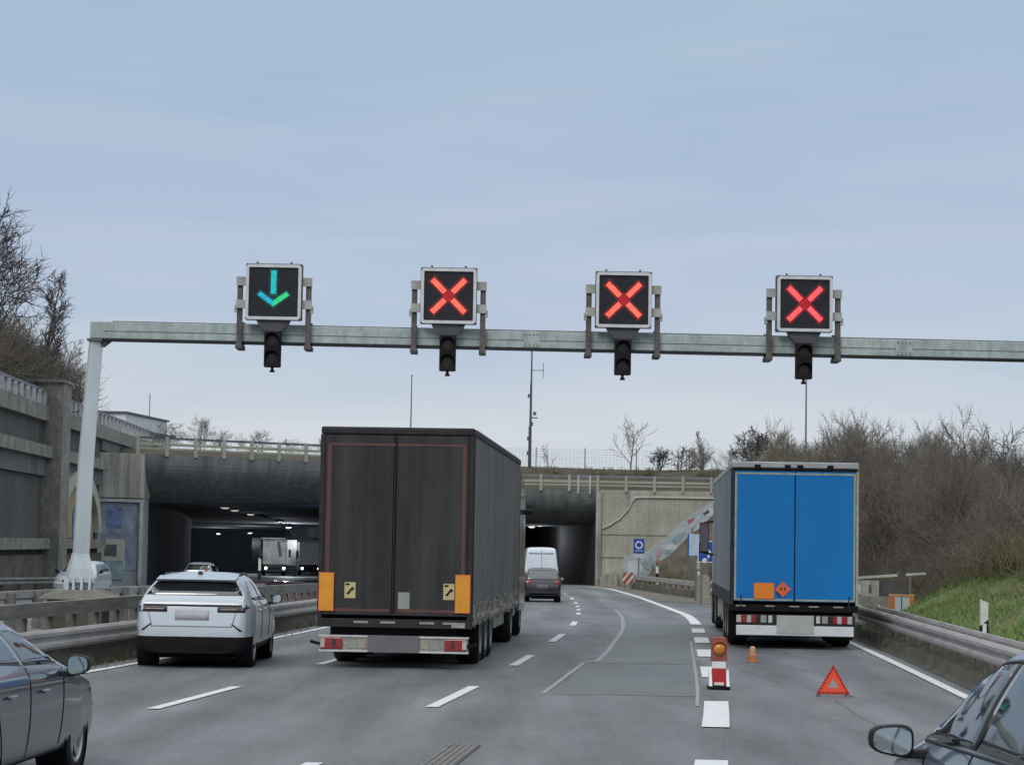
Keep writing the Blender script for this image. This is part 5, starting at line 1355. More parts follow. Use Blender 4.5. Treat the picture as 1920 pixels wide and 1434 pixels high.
def make_car(t, sp, paint):
    mb = car_body(sp)
    body = mb.build('body', paint, t, smooth=True)
    dg_ = bpy.context.evaluated_depsgraph_get()
    bvh = BVHTree.FromPolygons([Vector(v) for v in mb.v], mb.f)
    r = sp['r']; hwid = sp['W'] / 2
    cut = MB()
    def hy(y): return hwid * float(np.interp(y, [0, .03, .1, .3, .7, sp['L'] - .9, sp['L'] - .4, sp['L'] - .15, sp['L'] - .04, sp['L']], sp.get('plan', [.86, .91, .955, .985, 1, 1, .975, .92, .86, .78])))
    for y in sp['axles']:
        for sx in (-1, 1):
            cut.lathe([(0, -.17), (r + .055, -.17), (r + .055, .3), (0, .3)], (sx * (hy(y) - .14) - (0.13 if sx < 0 else 0), y, r + .01), 'x', 40)
    co = cut.build('wheel_cutter', M['black'])
    md = body.modifiers.new('arches', 'BOOLEAN'); md.operation = 'DIFFERENCE'; md.object = co; md.solver = 'EXACT'
    dg_.update()
    dg_ = bpy.context.evaluated_depsgraph_get()
    me = bpy.data.meshes.new_from_object(body.evaluated_get(dg_))
    body.modifiers.clear(); body.data = me
    me.materials.clear(); me.materials.append(paint)
    for p in me.polygons: p.material_index = 0; p.use_smooth = True
    me.set_sharp_from_angle(angle=R(42))
    bpy.data.objects.remove(co)
    if 'clad' in sp:
        bmc = bmesh.new(); bmc.from_mesh(me)
        for zc_ in (.50, .36): bmesh.ops.bisect_plane(bmc, geom=bmc.verts[:] + bmc.edges[:] + bmc.faces[:], plane_co=Vector((0, 0, zc_)), plane_no=Vector((0, 0, 1)))
        bmc.verts.index_update()
        kill = [f for f in bmc.faces if sp['clad'](*f.calc_center_median())]
        bk_ = MB(); ix = {}
        for f in kill:
            q = []
            for v in f.verts:
                if v.index not in ix: ix[v.index] = len(bk_.v); bk_.v.append(tuple(v.co))
                q.append(ix[v.index])
            bk_.f.append(tuple(q))
        bmesh.ops.delete(bmc, geom=kill, context='FACES'); bmc.to_mesh(me); bmc.free()
        cl = bk_.build('lower_cladding', M['matt_black'], t, smooth=True); cl.data.set_sharp_from_angle(angle=R(42))
    for y in sp['axles']:
        for sx in (-1, 1):
            c = (sx * (hy(y) - .14), y, r + .01)
            MB().lathe([(0, -.16 * sx), (r + .049, -.16 * sx), (r + .049, .115 * sx)], c, 'x', 32).build('wheel_arch', M['black'], t)
            wheel(t, sx * (hy(y) - .135), y, r, .22, sx, M['rim'], sp.get('spokes', 5))
    MB().box(-hwid * .62, hwid * .62, .35, sp['L'] - .4, .15, sp['bot'][1][1] + .12).build('underbody_light_block', M['black'], t)  # slab added beneath the car to block light and deepen its shadow
    for view in ('left', 'right'):
        for poly in sp['side_glass']:
            decal(bvh, poly, view).build('window', M['glass'], t, smooth=True, solid=.01)
        for poly, m_, nm in sp.get('side_parts', []):
            decal(bvh, poly, view, .005).build(nm, M[m_], t, smooth=True, solid=.008)
        sx = 1 if view == 'right' else -1
        for (y, z) in sp.get('handles', []):
            h = bvh.ray_cast(Vector((3 * sx, y, z)), Vector((-sx, 0, 0)))[0]
            x = h.x if h else sx * hwid
            MB().obox((x + sx * .022, y, z), (.035, .20, .03)).build('door_handle', paint if sp.get('painted_handles', 1) else M['dark'], t, bevel=.01)
        my, mz = sp['mirror']
        h = bvh.ray_cast(Vector((3 * sx, my, mz - .06)), Vector((-sx, 0, 0)))[0]
        x0 = h.x if h else sx * hwid * .95
        mw = sp.get('mirror_w', .20)
        cx = x0 + sx * (.07 + mw / 2)
        rings = []
        for (dy, s) in ((-.06, .93), (-.045, 1.0), (.03, .96), (.08, .78), (.11, .45)):
            rg = []
            for k in range(20):
                a = 2 * math.pi * k / 20
                px = math.copysign(abs(math.cos(a)) ** .6, math.cos(a)) * mw / 2 * s; pz = math.copysign(abs(math.sin(a)) ** .65, math.sin(a)) * .085 * s
                pz *= 1 - .28 * (px * sx / (mw / 2)) if pz < 0 else 1 - .1 * (px * sx / (mw / 2))
                rg.append((cx + px, my + dy, mz + .02 + pz))
            rings.append(rg)
        ms = MB().loft(rings, True, True).build('wing_mirror', M[sp.get('mirror_m', 'dark')] if sp.get('mirror_m') else M['dark'], t, smooth=False, bevel=.006)
        g = []
        for k in range(20):
            a = 2 * math.pi * k / 20
            px = math.copysign(abs(math.cos(a)) ** .6, math.cos(a)) * mw / 2 * .86; pz = math.copysign(abs(math.sin(a)) ** .65, math.sin(a)) * .085 * .84
            pz *= 1 - .28 * (px * sx / (mw / 2)) if pz < 0 else 1 - .1 * (px * sx / (mw / 2))
            g.append((cx + px, mz + .02 + pz))
        MB().prism(g, 'xz', my - .067, my - .0605).build('mirror_glass', M['mirror'], ms)
        MB().obox((x0 + sx * .055, my + .01, mz - .055), (.15, .08, .05)).build('mirror_foot', M['dark'], ms, bevel=.012)
    for poly, m_, nm, view in sp.get('parts', []):
        decal(bvh, poly, view, sp.get('off', .006)).build(nm, M[m_], t, smooth=True, solid=.01)
    return bvh
def mir(pl): return [(-x, z) for x, z in pl][::-1]

# white crossover in the left lane
S = dict(fine=3, clad=lambda x, y, z: z < (.50 if y < .62 else .36), L=4.55, W=1.90, r=.345, axles=(.80, 3.55), spokes=7,
         top=[(0, .515), (.012, .60), (.025, .72), (.05, .98), (.08, 1.06), (.13, 1.10), (.52, 1.385), (.60, 1.43), (1.0, 1.485), (1.7, 1.51), (2.3, 1.47), (2.65, 1.36), (3.25, 1.05), (3.45, 1.0), (4.1, .92), (4.4, .80), (4.55, .52)],
         bot=[(0, .24), (.2, .22), (.6, .20), (3.9, .22), (4.3, .26), (4.55, .34)], belt=[(0, 1.03), (1, 1.02), (3.2, .98), (4.1, .86), (4.55, .5)],
         roofw=[(0, .86), (.6, .74), (1.6, .72), (2.6, .74), (3.3, .86), (4.55, .8)], sg=.035, plan=[.76, .83, .90, .965, 1, 1, .975, .92, .86, .78],
         side_glass=[[(.66, 1.10), (1.0, 1.06), (1.72, 1.05), (1.72, 1.38), (1.2, 1.38), (.80, 1.30)], [(1.78, 1.05), (2.72, 1.05), (3.02, 1.06), (2.55, 1.34), (2.3, 1.39), (1.78, 1.385)]],
         side_parts=[([(1.2, .24), (3.1, .24), (3.1, .36), (1.2, .36)], 'dark', 'sill_trim'), ([(1.735, .42), (1.75, .42), (1.75, 1.03), (1.735, 1.03)], 'black', 'door_gap'), ([(2.90, .42), (2.915, .42), (2.93, 1.02), (2.915, 1.02)], 'black', 'door_gap')],
         handles=[(1.35, .90), (2.15, .90)], mirror=(2.98, 1.03), mirror_w=.16, mirror_m='dark',
         parts=[([(-.60, 1.40), (.60, 1.40), (.70, 1.26), (-.70, 1.26)][::-1], 'matt_black', 'spoiler_shadow_band', 'rear'),  # black band paints the spoiler's shadow on the upper rear window
                ([(-.70, 1.255), (.70, 1.255), (.77, 1.148), (-.77, 1.148)][::-1], 'glass', 'rear_window', 'rear'),
                ([(-.90, 1.005), (.90, 1.005), (.86, .975), (-.86, .975)][::-1], 'dark', 'tail_strip', 'rear'),
                ([(-.90, .97), (-.40, .97), (-.40, .885), (-.84, .885)][::-1], 'dark_lamp', 'tail_light', 'rear'),
                (mir([(-.90, .97), (-.40, .97), (-.40, .885), (-.84, .885)][::-1]), 'dark_lamp', 'tail_light', 'rear'),
                ([(-.27, .92), (.27, .92), (.27, .76), (-.27, .76)][::-1], 'plate', 'number_plate', 'rear'),
                ([(-.80, .60), (-.66, .70), (-.62, .705), (-.77, .585)][::-1], 'dark', 'bumper_vent', 'rear'), ([(-.70, .88), (-.64, .655), (.64, .655), (.70, .88), (.688, .88), (.63, .667), (-.63, .667), (-.688, .88)], 'rim_grey', 'tailgate_gap', 'rear'),
                (mir([(-.80, .60), (-.66, .70), (-.62, .705), (-.77, .585)][::-1]), 'dark', 'bumper_vent', 'rear'),
                ([(-.68, 1.0), (.68, 1.0), (.60, 1.33), (-.60, 1.33)], 'glass', 'windscreen', 'front'),
                ([(-.85, .70), (-.5, .70), (-.5, .62), (-.85, .62)], 'clear_lamp', 'headlight', 'front'), ([(.5, .70), (.85, .70), (.85, .62), (.5, .62)], 'clear_lamp', 'headlight', 'front')])
sv = thing('white_car', 'white crossover car with black lower bumper driving in the left lane', 'car', (-5.03, 36.35, 0), R(0.3))
make_car(sv, S, M['white_car'])
MB().prism([(-.02, 1.40), (.42, 1.455), (.44, 1.415), (.05, 1.365)], 'yz', -.64, .64).build('roof_spoiler', M['white_car'], sv, bevel=.012).location = (0, .40, .0)
MB().lathe([(.05, 0), (.03, .04), (.0, .05)], (0, .95, 1.475), 'z', 12).build('aerial', M['dark'], sv)
for sx in (-1, 1): MB().tube([(sx * .60, 1.1, 1.44), (sx * .61, 1.3, 1.475), (sx * .61, 2.2, 1.475), (sx * .60, 2.4, 1.43)], .014, 6).build('roof_bar', M['dark_rail'], sv)
MB().box(-.55, .55, .2, .6, .2, .3).build('exhaust_box', M['black'], sv)

# dark grey-blue saloon at the left edge
S2 = dict(fine=3, L=4.65, W=1.84, r=.335, axles=(.95, 3.72), spokes=5,
          top=[(0, .55), (.03, .88), (.08, .98), (.35, 1.02), (.55, 1.05), (1.25, 1.36), (1.6, 1.42), (2.1, 1.435), (2.5, 1.40), (2.8, 1.30), (3.35, 1.0), (3.55, .96), (4.2, .86), (4.5, .74), (4.65, .45)],
          bot=[(0, .36), (.3, .24), (4.2, .20), (4.65, .28)], belt=[(0, .95), (1.2, .97), (3.3, .94), (4.2, .80), (4.65, .42)],
          roofw=[(0, .86), (1.2, .60), (1.8, .60), (2.5, .62), (3.4, .86), (4.65, .8)],
          side_glass=[[(1.05, 1.08), (2.02, 1.02), (2.02, 1.33), (1.75, 1.335), (1.4, 1.27)], [(2.10, 1.02), (2.95, .99), (3.12, .995), (2.72, 1.23), (2.42, 1.32), (2.10, 1.335)]],
          side_parts=[([(2.05, .30), (2.057, .30), (2.067, 1.0), (2.06, 1.0)], 'black', 'door_gap'), ([(3.08, .32), (3.087, .32), (3.145, .95), (3.138, .95)], 'black', 'door_gap'),
                      ([(1.35, .33), (1.357, .33), (.995, .95), (.988, .95)], 'black', 'door_gap'), ([(1.3, .25), (3.4, .25), (3.4, .285), (1.3, .285)], 'dark', 'sill_trim')],
          handles=[(1.45, .81), (2.45, .80)], mirror=(3.02, .965), mirror_w=.19, mirror_m='dark',
          parts=[([(-.68, .98), (.68, .98), (.56, 1.30), (-.56, 1.30)], 'glass', 'windscreen', 'front'), ([(-.6, 1.32), (.6, 1.32), (.68, 1.08), (-.68, 1.08)][::-1], 'glass', 'rear_window', 'rear'),
                 ([(-.88, .86), (-.5, .86), (-.5, .74), (-.88, .74)][::-1], 'red_lamp', 'tail_light', 'rear'), ([(.5, .86), (.88, .86), (.88, .74), (.5, .74)][::-1], 'red_lamp', 'tail_light', 'rear'),
                 ([(-.86, .66), (-.5, .69), (-.5, .58), (-.86, .56)], 'clear_lamp', 'headlight', 'front'), ([(.5, .69), (.86, .66), (.86, .56), (.5, .58)], 'clear_lamp', 'headlight', 'front')])
sd = thing('dark_saloon', 'dark blue-grey saloon car cut off at the left edge of the view', 'car', (-4.80, 16.2, 0), -R(3.0))
make_car(sd, S2, M['grey_car'])

# blue-grey car at the right edge
S3 = dict(fine=3, L=4.45, W=1.84, r=.33, axles=(.85, 3.55), spokes=5,
          top=[(0, .60), (.03, .95), (.1, 1.05), (.2, 1.12), (.75, 1.45), (1.2, 1.57), (1.8, 1.60), (2.35, 1.575), (2.72, 1.46), (3.36, 1.04), (3.55, .99), (4.1, .90), (4.35, .76), (4.45, .5)],
          bot=[(0, .36), (.3, .24), (4.1, .20), (4.45, .28)], belt=[(0, 1.0), (1.2, .99), (3.3, .96), (4.1, .82), (4.45, .46)],
          roofw=[(0, .86), (1.0, .66), (1.8, .66), (2.5, .68), (3.4, .88), (4.45, .8)],
          side_glass=[[(.62, 1.18), (1.0, 1.06), (2.02, 1.05), (2.02, 1.485), (1.3, 1.47), (.9, 1.37)], [(2.11, 1.05), (2.62, 1.03), (3.20, 1.02), (2.72, 1.345), (2.42, 1.455), (2.11, 1.485)]],
          side_parts=[([(2.06, .32), (2.066, .32), (2.066, 1.03), (2.06, 1.03)], 'black', 'door_gap'), ([(3.0, .32), (3.012, .32), (3.06, .98), (3.048, .98)], 'black', 'door_gap'),
                      ([(.6, 1.145), (1.0, 1.043), (3.24, 1.0), (3.24, 1.018), (1.0, 1.058), (.6, 1.16)], 'dark', 'window_seal'), ([(3.22, 1.02), (2.74, 1.35), (2.42, 1.468), (2.1, 1.492), (1.3, 1.48), (1.3, 1.496), (2.1, 1.508), (2.44, 1.482), (2.77, 1.36), (3.27, 1.02)][::-1], 'dark', 'window_seal'),
                      ([(2.035, 1.05), (2.095, 1.05), (2.095, 1.49), (2.035, 1.49)], 'dark', 'door_pillar')],
          handles=[(1.3, .88), (2.1, .87)], mirror=(3.05, 1.0), mirror_w=.245, mirror_m='dark',
          parts=[([(-.70, 1.0), (.70, 1.0), (.58, 1.44), (-.58, 1.44)], 'glass', 'windscreen', 'front'), ([(-.62, 1.42), (.62, 1.42), (.70, 1.14), (-.70, 1.14)][::-1], 'glass', 'rear_window', 'rear'),
                 ([(-.88, .95), (-.55, .95), (-.55, .78), (-.88, .78)][::-1], 'red_lamp', 'tail_light', 'rear'), ([(.55, .95), (.88, .95), (.88, .78), (.55, .78)][::-1], 'red_lamp', 'tail_light', 'rear'),
                 ([(-.86, .70), (-.5, .73), (-.5, .62), (-.86, .60)], 'clear_lamp', 'headlight', 'front'), ([(.5, .73), (.86, .70), (.86, .60), (.5, .62)], 'clear_lamp', 'headlight', 'front')])
hd = R(1.6)
apx, apy = -.86, 3.22     # base of the left A-pillar in car coordinates
ox = 2.33 - (apx * math.cos(hd) - apy * math.sin(hd)); oy = 12.75 - (apx * math.sin(hd) + apy * math.cos(hd))
rc = thing('blue_grey_car', 'shiny blue-grey car with large black wing mirror at the bottom right edge', 'car', (ox, oy, 0), hd)
make_car(rc, S3, M['blue_car'])

# dark people carrier and white van ahead
S4 = dict(L=4.3, W=1.82, r=.32, axles=(.75, 3.4), spokes=0,
          top=[(0, .6), (.02, .9), (.06, 1.03), (.35, 1.55), (.6, 1.62), (1.6, 1.65), (2.4, 1.58), (3.2, 1.1), (3.9, .98), (4.3, .55)], bot=[(0, .34), (.3, .22), (4.3, .26)],
          belt=[(0, 1.0), (3.2, .96), (4.3, .5)], roofw=[(0, .88), (.6, .78), (2.4, .76), (3.3, .88), (4.3, .8)], sg=.04,
          side_glass=[[(.5, 1.1), (2.9, 1.06), (2.4, 1.45), (.62, 1.47)]], mirror=(2.9, 1.08), mirror_w=.16,
          parts=[([(-.66, 1.5), (.66, 1.5), (.76, 1.08), (-.76, 1.08)][::-1], 'glass', 'rear_window', 'rear'), ([(-.88, 1.06), (-.55, 1.06), (-.6, .88), (-.88, .88)][::-1], 'red_lamp', 'tail_light', 'rear'),
                 ([(.55, 1.06), (.88, 1.06), (.88, .88), (.6, .88)][::-1], 'red_lamp', 'tail_light', 'rear'), ([(-.28, .86), (.28, .86), (.28, .66), (-.28, .66)][::-1], 'plate_brown', 'number_plate', 'rear'),
                 ([(-.86, .5), (.86, .5), (.84, .3), (-.84, .3)][::-1], 'dark', 'bumper_trim', 'rear'), ([(-.6, .42), (.6, .42), (.6, .37), (-.6, .37)][::-1], 'plate', 'bumper_strip', 'rear'),
                 ([(-.7, 1.05), (.7, 1.05), (.6, 1.5), (-.6, 1.5)], 'glass', 'windscreen', 'front')])
dv = thing('dark_people_carrier', 'dark violet-grey car behind the white van at the tunnel mouth', 'car', (1.66, 110.6, zg(111)), R(0))
make_car(dv, S4, M['dark_car'])
S5 = dict(L=5.9, W=2.0, r=.34, axles=(1.0, 4.65), spokes=0,
          top=[(0, 1.5), (.01, 2.4), (.06, 2.56), (.2, 2.64), (1, 2.67), (3.9, 2.65), (4.4, 2.45), (5.0, 1.6), (5.2, 1.35), (5.7, 1.1), (5.9, .7)], bot=[(0, .45), (.2, .35), (5.9, .3)],
          belt=[(0, 1.4), (4.5, 1.3), (5.3, 1.15), (5.9, .6)], roofw=[(0, .80), (4, .80), (5, .9), (5.9, .8)], sg=.03, plan=[.94, .97, .985, 1, 1, 1, .975, .92, .86, .78],
          side_glass=[[(3.7, 1.4), (4.8, 1.4), (4.35, 2.1), (3.7, 2.1)]], mirror=(4.75, 1.5), mirror_w=.2,
          parts=[([(-.01, 2.5), (.01, 2.5), (.01, .6), (-.01, .6)][::-1], 'graf_dark', 'door_gap', 'rear'), ([(-.96, 1.3), (-.84, 1.3), (-.84, .9), (-.96, .9)][::-1], 'red_lamp', 'tail_light', 'rear'), ([(.84, 1.3), (.96, 1.3), (.96, .9), (.84, .9)][::-1], 'red_lamp', 'tail_light', 'rear'),
                 ([(-.7, 2.36), (.7, 2.36), (.72, 2.28), (-.72, 2.28)][::-1], 'mural_grey', 'door_hinge_line', 'rear'), ([(-.08, 1.42), (.08, 1.42), (.08, 1.34), (-.08, 1.34)][::-1], 'dark', 'door_latch', 'rear')])
vn = thing('white_van', 'white high-roof van entering the right tunnel ahead of the dark car', 'van', (1.82, 127.6, zg(128)), R(1))
make_car(vn, S5, M['van_white'])

# oncoming cars
S6 = dict(L=4.2, W=1.76, r=.31, axles=(.75, 3.3), spokes=0,
          top=[(0, .6), (.05, .95), (.4, 1.38), (.8, 1.46), (1.8, 1.48), (2.3, 1.42), (3.1, .98), (3.8, .86), (4.2, .5)], bot=[(0, .34), (.3, .22), (4.2, .26)],
          belt=[(0, .95), (3.1, .90), (4.2, .46)], roofw=[(0, .86), (.6, .72), (2.4, .72), (3.3, .88), (4.2, .8)], sg=.04,
          side_glass=[[(.5, 1.02), (2.8, .98), (2.3, 1.32), (.75, 1.34)]], mirror=(2.75, 1.0), mirror_w=.16,
          parts=[([(-.68, .99), (.68, .99), (.56, 1.36), (-.56, 1.36)], 'mirror', 'windscreen', 'front'), ([(-.8, .72), (-.45, .74), (-.45, .62), (-.8, .60)], 'clear_lamp', 'headlight', 'front'),
                 ([(.45, .74), (.8, .72), (.8, .60), (.45, .62)], 'clear_lamp', 'headlight', 'front'), ([(-.4, .68), (.4, .68), (.4, .56), (-.4, .56)], 'dark', 'grille', 'front')])
oc = thing('oncoming_car', 'white oncoming car half hidden behind the gantry post', 'car', (-18.35, 101, zg(97) + .12), R(177))
make_car(oc, S6, M['white_car'])
oc2 = thing('oncoming_car', 'silver oncoming car showing above the roof of the white crossover', 'car', (-17.35, 130, zg(128) + .02), R(181))
make_car(oc2, S6, M['white_car'])

# oncoming lorries in the left tunnel
def oncoming_lorry(label, x, y, rz, cabm, topm, sparkle=False):
    t = thing('oncoming_lorry', label, 'lorry', (x, y, zg(y)), rz)
    MB().box(-1.27, 1.27, -14, -2.4, 1.0, 3.9).build('trailer_box', M['cab_white'], t, bevel=.03)
    MB().prism([(-2.2, .5), (0, .5), (.08, .9), (.02, 2.2), (-.2, 3.3), (-.9, 3.75), (-2.2, 3.8)], 'yz', -1.24, 1.24).build('cab', M['dark'], t, bevel=.05)
    MB().prism([(.035, 1.75), (.05, 2.0), (-.10, 2.75), (-.16, 2.7)], 'yz', -1.1, 1.1).build('windscreen', M['glass'], t)
    MB().prism([(.06, 1.18), (.09, 1.2), (-.02, 3.5), (-.15, 3.75), (-.35, 3.75), (-.18, 3.4)], 'yz', -1.26, 1.26).build('sun_front', topm, t)
    for sx in (-1, 1):
        MB().lathe([(0, .10), (.12, .09), (.15, .05)], (sx * .92, 0, .78), 'y', 14, True).build('headlight', M['e_head'], t)
        wheel(t, sx * 1.02, -1.4, .5, .34, sx, M['steelrim'], 0)
        MB().box(sx * 1.5 - .12, sx * 1.5 + .12, -.1, .1, 1.9, 2.7).build('wing_mirror', M['dark'], t)
    MB().box(-1.2, 1.2, .03, .12, .42, .62).build('bumper', M['dark'], t)
    return t
l1 = oncoming_lorry('oncoming lorry with grey picture panel on its front inside the left tunnel', -24.1, 235, R(191), M['dark'], M['cab_grey'])
MB().prism([(-.75, 2.0), (-.45, 3.5), (-.2, 3.5), (-.4, 2.0)], 'xz', -.02, .012).build('picture_stripe', M['graf_dark'], l1).location = (0, .115, 0)
l2 = oncoming_lorry('oncoming lorry with white front and two headlights next to the dark lorry', -21.9, 252, R(193), M['dark'], M['cab_white'])

# ------------------------------------------------------------------ beacon, cone and warning triangle
bk = thing('beacon_post', 'red and white guide beacon with amber lamp on the dashed line', 'beacon', (3.09, 33.4, 0))
MB().prism([(-.155, 0), (.155, 0), (.15, .05), (-.15, .05)], 'xz', -.2, .24).build('foot', M['black'], bk, bevel=.012)
for sx in (-1, 1):
    MB().prism([(-.20, .02), (.05, .02), (.05, .28), (-.02, .28), (-.14, .08)], 'yz', sx * .125 - .022, sx * .125 + .022).build('side_cheek', M['white'], bk, bevel=.01)
MB().box(-.10, .10, -.06, .02, .04, .30).build('lower_panel', M['red'], bk, bevel=.006)
MB().box(-.07, .07, -.075, -.061, .06, .10).build('handle', M['white'], bk)
MB().box(-.102, .102, -.061, .021, .15, .158).build('ridge', M['tri_dark'], bk)
MB().box(-.10, .10, -.05, .02, .30, .40).build('upper_panel', M['white'], bk, bevel=.006)
MB().prism([(-.115, .40), (.115, .40), (.115, .72), (.085, .755), (-.085, .755), (-.115, .72)], 'xz', -.045, .055).build('lamp_housing', M['red_dirty'], bk, bevel=.012)
MB().lathe([(0, -.115), (.05, -.108), (.085, -.085), (.09, -.045)], (0, 0, .585), 'y', 20).build('amber_lamp', M['amber'], bk, smooth=True)
v = MB(); rings = []
for k in range(13):
    a = R(0 + 180 * k / 12)
    rings.append([(math.cos(a) * .105, -.05, .585 + math.sin(a) * .105), (math.cos(a) * .105, -.05 - .07 * max(.2, math.sin(a)), .585 + math.sin(a) * .105), (math.cos(a) * .097, -.05 - .07 * max(.2, math.sin(a)), .585 + math.sin(a) * .097), (math.cos(a) * .097, -.05, .585 + math.sin(a) * .097)])
v.loft(rings, True, True).build('lamp_visor', M['red_dirty'], bk)

cn = thing('warning_lamp', 'small dirty orange cone-shaped warning lamp behind the blue lorry', 'warning lamp', (4.45, 41.5, 0))
MB().lathe([(.0, 0), (.10, 0), (.10, .02), (.085, .03), (.075, .12), (.06, .14)], (0, 0, 0), 'z', 16, True).build('foot', M['cone'], cn)
MB().lathe([(.06, .14), (.052, .16), (.058, .20), (.05, .26), (.03, .28), (.0, .285)], (0, 0, 0), 'z', 16).build('lamp_head', M['cone_pale'], cn, smooth=True)

tg = thing('warning_triangle', 'red reflective warning triangle standing on the asphalt behind the blue lorry', 'warning triangle', (4.59, 32.2, 0))
def tri(s, h0): # equilateral by inset
    return [(-s, h0 - s * .577), (s, h0 - s * .577), (0, h0 + s * 1.155)]
def tri_ring(so, si, c, y0, y1):
    o, i_ = tri(so, c), tri(si, c)
    return MB().add([(a, y, b) for y in (y0, y1) for a, b in o] + [(a, y, b) for y in (y0, y1) for a, b in i_],
                    [(k, (k + 1) % 3, 6 + (k + 1) % 3, 6 + k) for k in range(3)] + [(3 + k, 9 + k, 9 + (k + 1) % 3, 3 + (k + 1) % 3) for k in range(3)] + [(k, 3 + k, 3 + (k + 1) % 3, (k + 1) % 3) for k in range(3)] + [(6 + k, 6 + (k + 1) % 3, 9 + (k + 1) % 3, 9 + k) for k in range(3)])
tri_ring(.238, .17, .165, -.008, .010).build('reflector_rim', M['tri_dark'], tg)
tri_ring(.183, .077, .165, -.014, .006).build('fluorescent_band', M['tri_red'], tg)
mb = MB()
for k in range(3):
    a, b = Vector(tri(.21, .165)[k]), Vector(tri(.21, .165)[(k + 1) % 3])
    for q in range(1, 9):
        p = a.lerp(b, q / 9); mb.obox((p.x, -.011, p.y), (.018, .008, .018), Matrix.Rotation(R(45), 3, 'Y'))
mb.build('reflector_bead', M['tri_red'], tg)
for sx in (-1, 1):
    MB().bar((sx * .17, .0, .03), (sx * .26, -.14, .005), .012).build('leg', M['graf_dark'], tg)
    MB().bar((sx * .17, .0, .03), (sx * .20, .16, .005), .012).build('leg', M['graf_dark'], tg)

# ------------------------------------------------------------------ bare trees
def grow_tree(seed, height=7.0, spread=1.0, trunks=1, n1=11, n2=7, n3=5, up=.10, ang=(35, 62), r0=.11, droop=0.0):
    """skeleton of trunk, limbs, branches and twigs; returns segment arrays for trunk+limbs and for the twig crown"""
    g = np.random.default_rng(seed)
    T, C = [], []
    def walk(p, d, L, r, n, wob, upk):
        pts = [(p.copy(), r)]
        for i in range(n):
            d = d + g.normal(0, wob, 3) + np.array([0, 0, upk]); d /= np.linalg.norm(d)
            p = p + d * L / n
            pts.append((p.copy(), r * (1 - .8 * (i + 1) / n)))
        return pts
    def child_dir(d, a):
        o = g.normal(0, 1, 3); o -= d * o.dot(d); o /= np.linalg.norm(o)
        return d * math.cos(a) + o * math.sin(a)
    def at(pts, t):
        f = t * (len(pts) - 1); i = min(int(f), len(pts) - 2); w = f - i
        p = pts[i][0] * (1 - w) + pts[i + 1][0] * w; d = pts[i + 1][0] - pts[i][0]
        return p, d / np.linalg.norm(d), pts[i][1] * (1 - w) + pts[i + 1][1] * w
    def segs(pts, out):
        for a, b in zip(pts[:-1], pts[1:]): out.append((*a[0], a[1], *b[0], b[1]))
    for k in range(trunks):
        d0 = np.array([g.normal(0, .12 + .12 * (trunks > 1)), g.normal(0, .12 + .12 * (trunks > 1)), 1.0]); d0 /= np.linalg.norm(d0)
        tr = walk(np.array([g.normal(0, .15) * (trunks > 1), g.normal(0, .15) * (trunks > 1), -.3]), d0, height * g.uniform(.82, 1.0), r0 / trunks ** .4, 8, .06, .05)
        segs(tr, T)
        for i in range(n1):
            t = .22 + .76 * (i + g.uniform(0, 1)) / n1
            p, d, r = at(tr, t)
            L1 = height * .46 * spread * (1.1 - .62 * t) * g.uniform(.75, 1.2)
            b1 = walk(p, child_dir(d, R(g.uniform(*ang))), L1, max(r * .55, .018), 6, .13, up)
            segs(b1, T)
            for j in range(n2):
                t2 = .2 + .8 * (j + g.uniform(0, 1)) / n2
                p2, d2, r2 = at(b1, min(t2, .999))
                L2 = L1 * .46 * g.uniform(.6, 1.25)
                b2 = walk(p2, child_dir(d2, R(g.uniform(28, 60))), L2, max(r2 * .5, .012), 4, .17, up * .8 - droop)
                segs(b2, C)
                for q in range(n3):
                    t3 = .15 + .85 * (q + g.uniform(0, 1)) / n3
                    p3, d3, r3 = at(b2, min(t3, .999))
                    b3 = walk(p3, child_dir(d3, R(g.uniform(25, 60))), L2 * .5 * g.uniform(.5, 1.3), max(r3 * .6, .009), 3, .2, up * .5 - droop)
                    segs(b3, C)
    return np.array(T), np.array(C)
def seg_mesh(name, S, m, parent, thick=1.0, nside=3):
    a, ra, b, rb = S[:, 0:3], S[:, 3:4] * thick, S[:, 4:7], S[:, 7:8] * thick
    d = b - a; d /= np.linalg.norm(d, axis=1, keepdims=True) + 1e-9
    u = np.where(np.abs(d[:, 2:3]) < .9, np.array([[0, 0, 1.]]), np.array([[1., 0, 0]]))
    s = np.cross(d, u); s /= np.linalg.norm(s, axis=1, keepdims=True); t = np.cross(s, d)
    V = np.zeros((len(S), 2 * nside, 3))
    for k in range(nside):
        c, q = math.cos(2 * math.pi * k / nside), math.sin(2 * math.pi * k / nside)
        V[:, k] = a + (s * c + t * q) * ra; V[:, nside + k] = b + (s * c + t * q) * np.maximum(rb, ra * .35)
    base = (np.arange(len(S)) * 2 * nside)[:, None]
    F = np.concatenate([np.stack([base[:, 0] + k, base[:, 0] + (k + 1) % nside, base[:, 0] + nside + (k + 1) % nside, base[:, 0] + nside + k], 1) for k in range(nside)])
    return raw(name, V.reshape(-1, 3), F, m, parent)
def proto_tree(name, label, cat, group, mats, thick=1.0, **kw):
    t = thing(name, label, cat, (0, 0, -50), 0, group)
    T, C = grow_tree(**kw)
    seg_mesh('trunk', T, M[mats[0]], t, 1.0, 5)
    seg_mesh('crown', C, M[mats[1]], t, thick)
    return t
used = set()
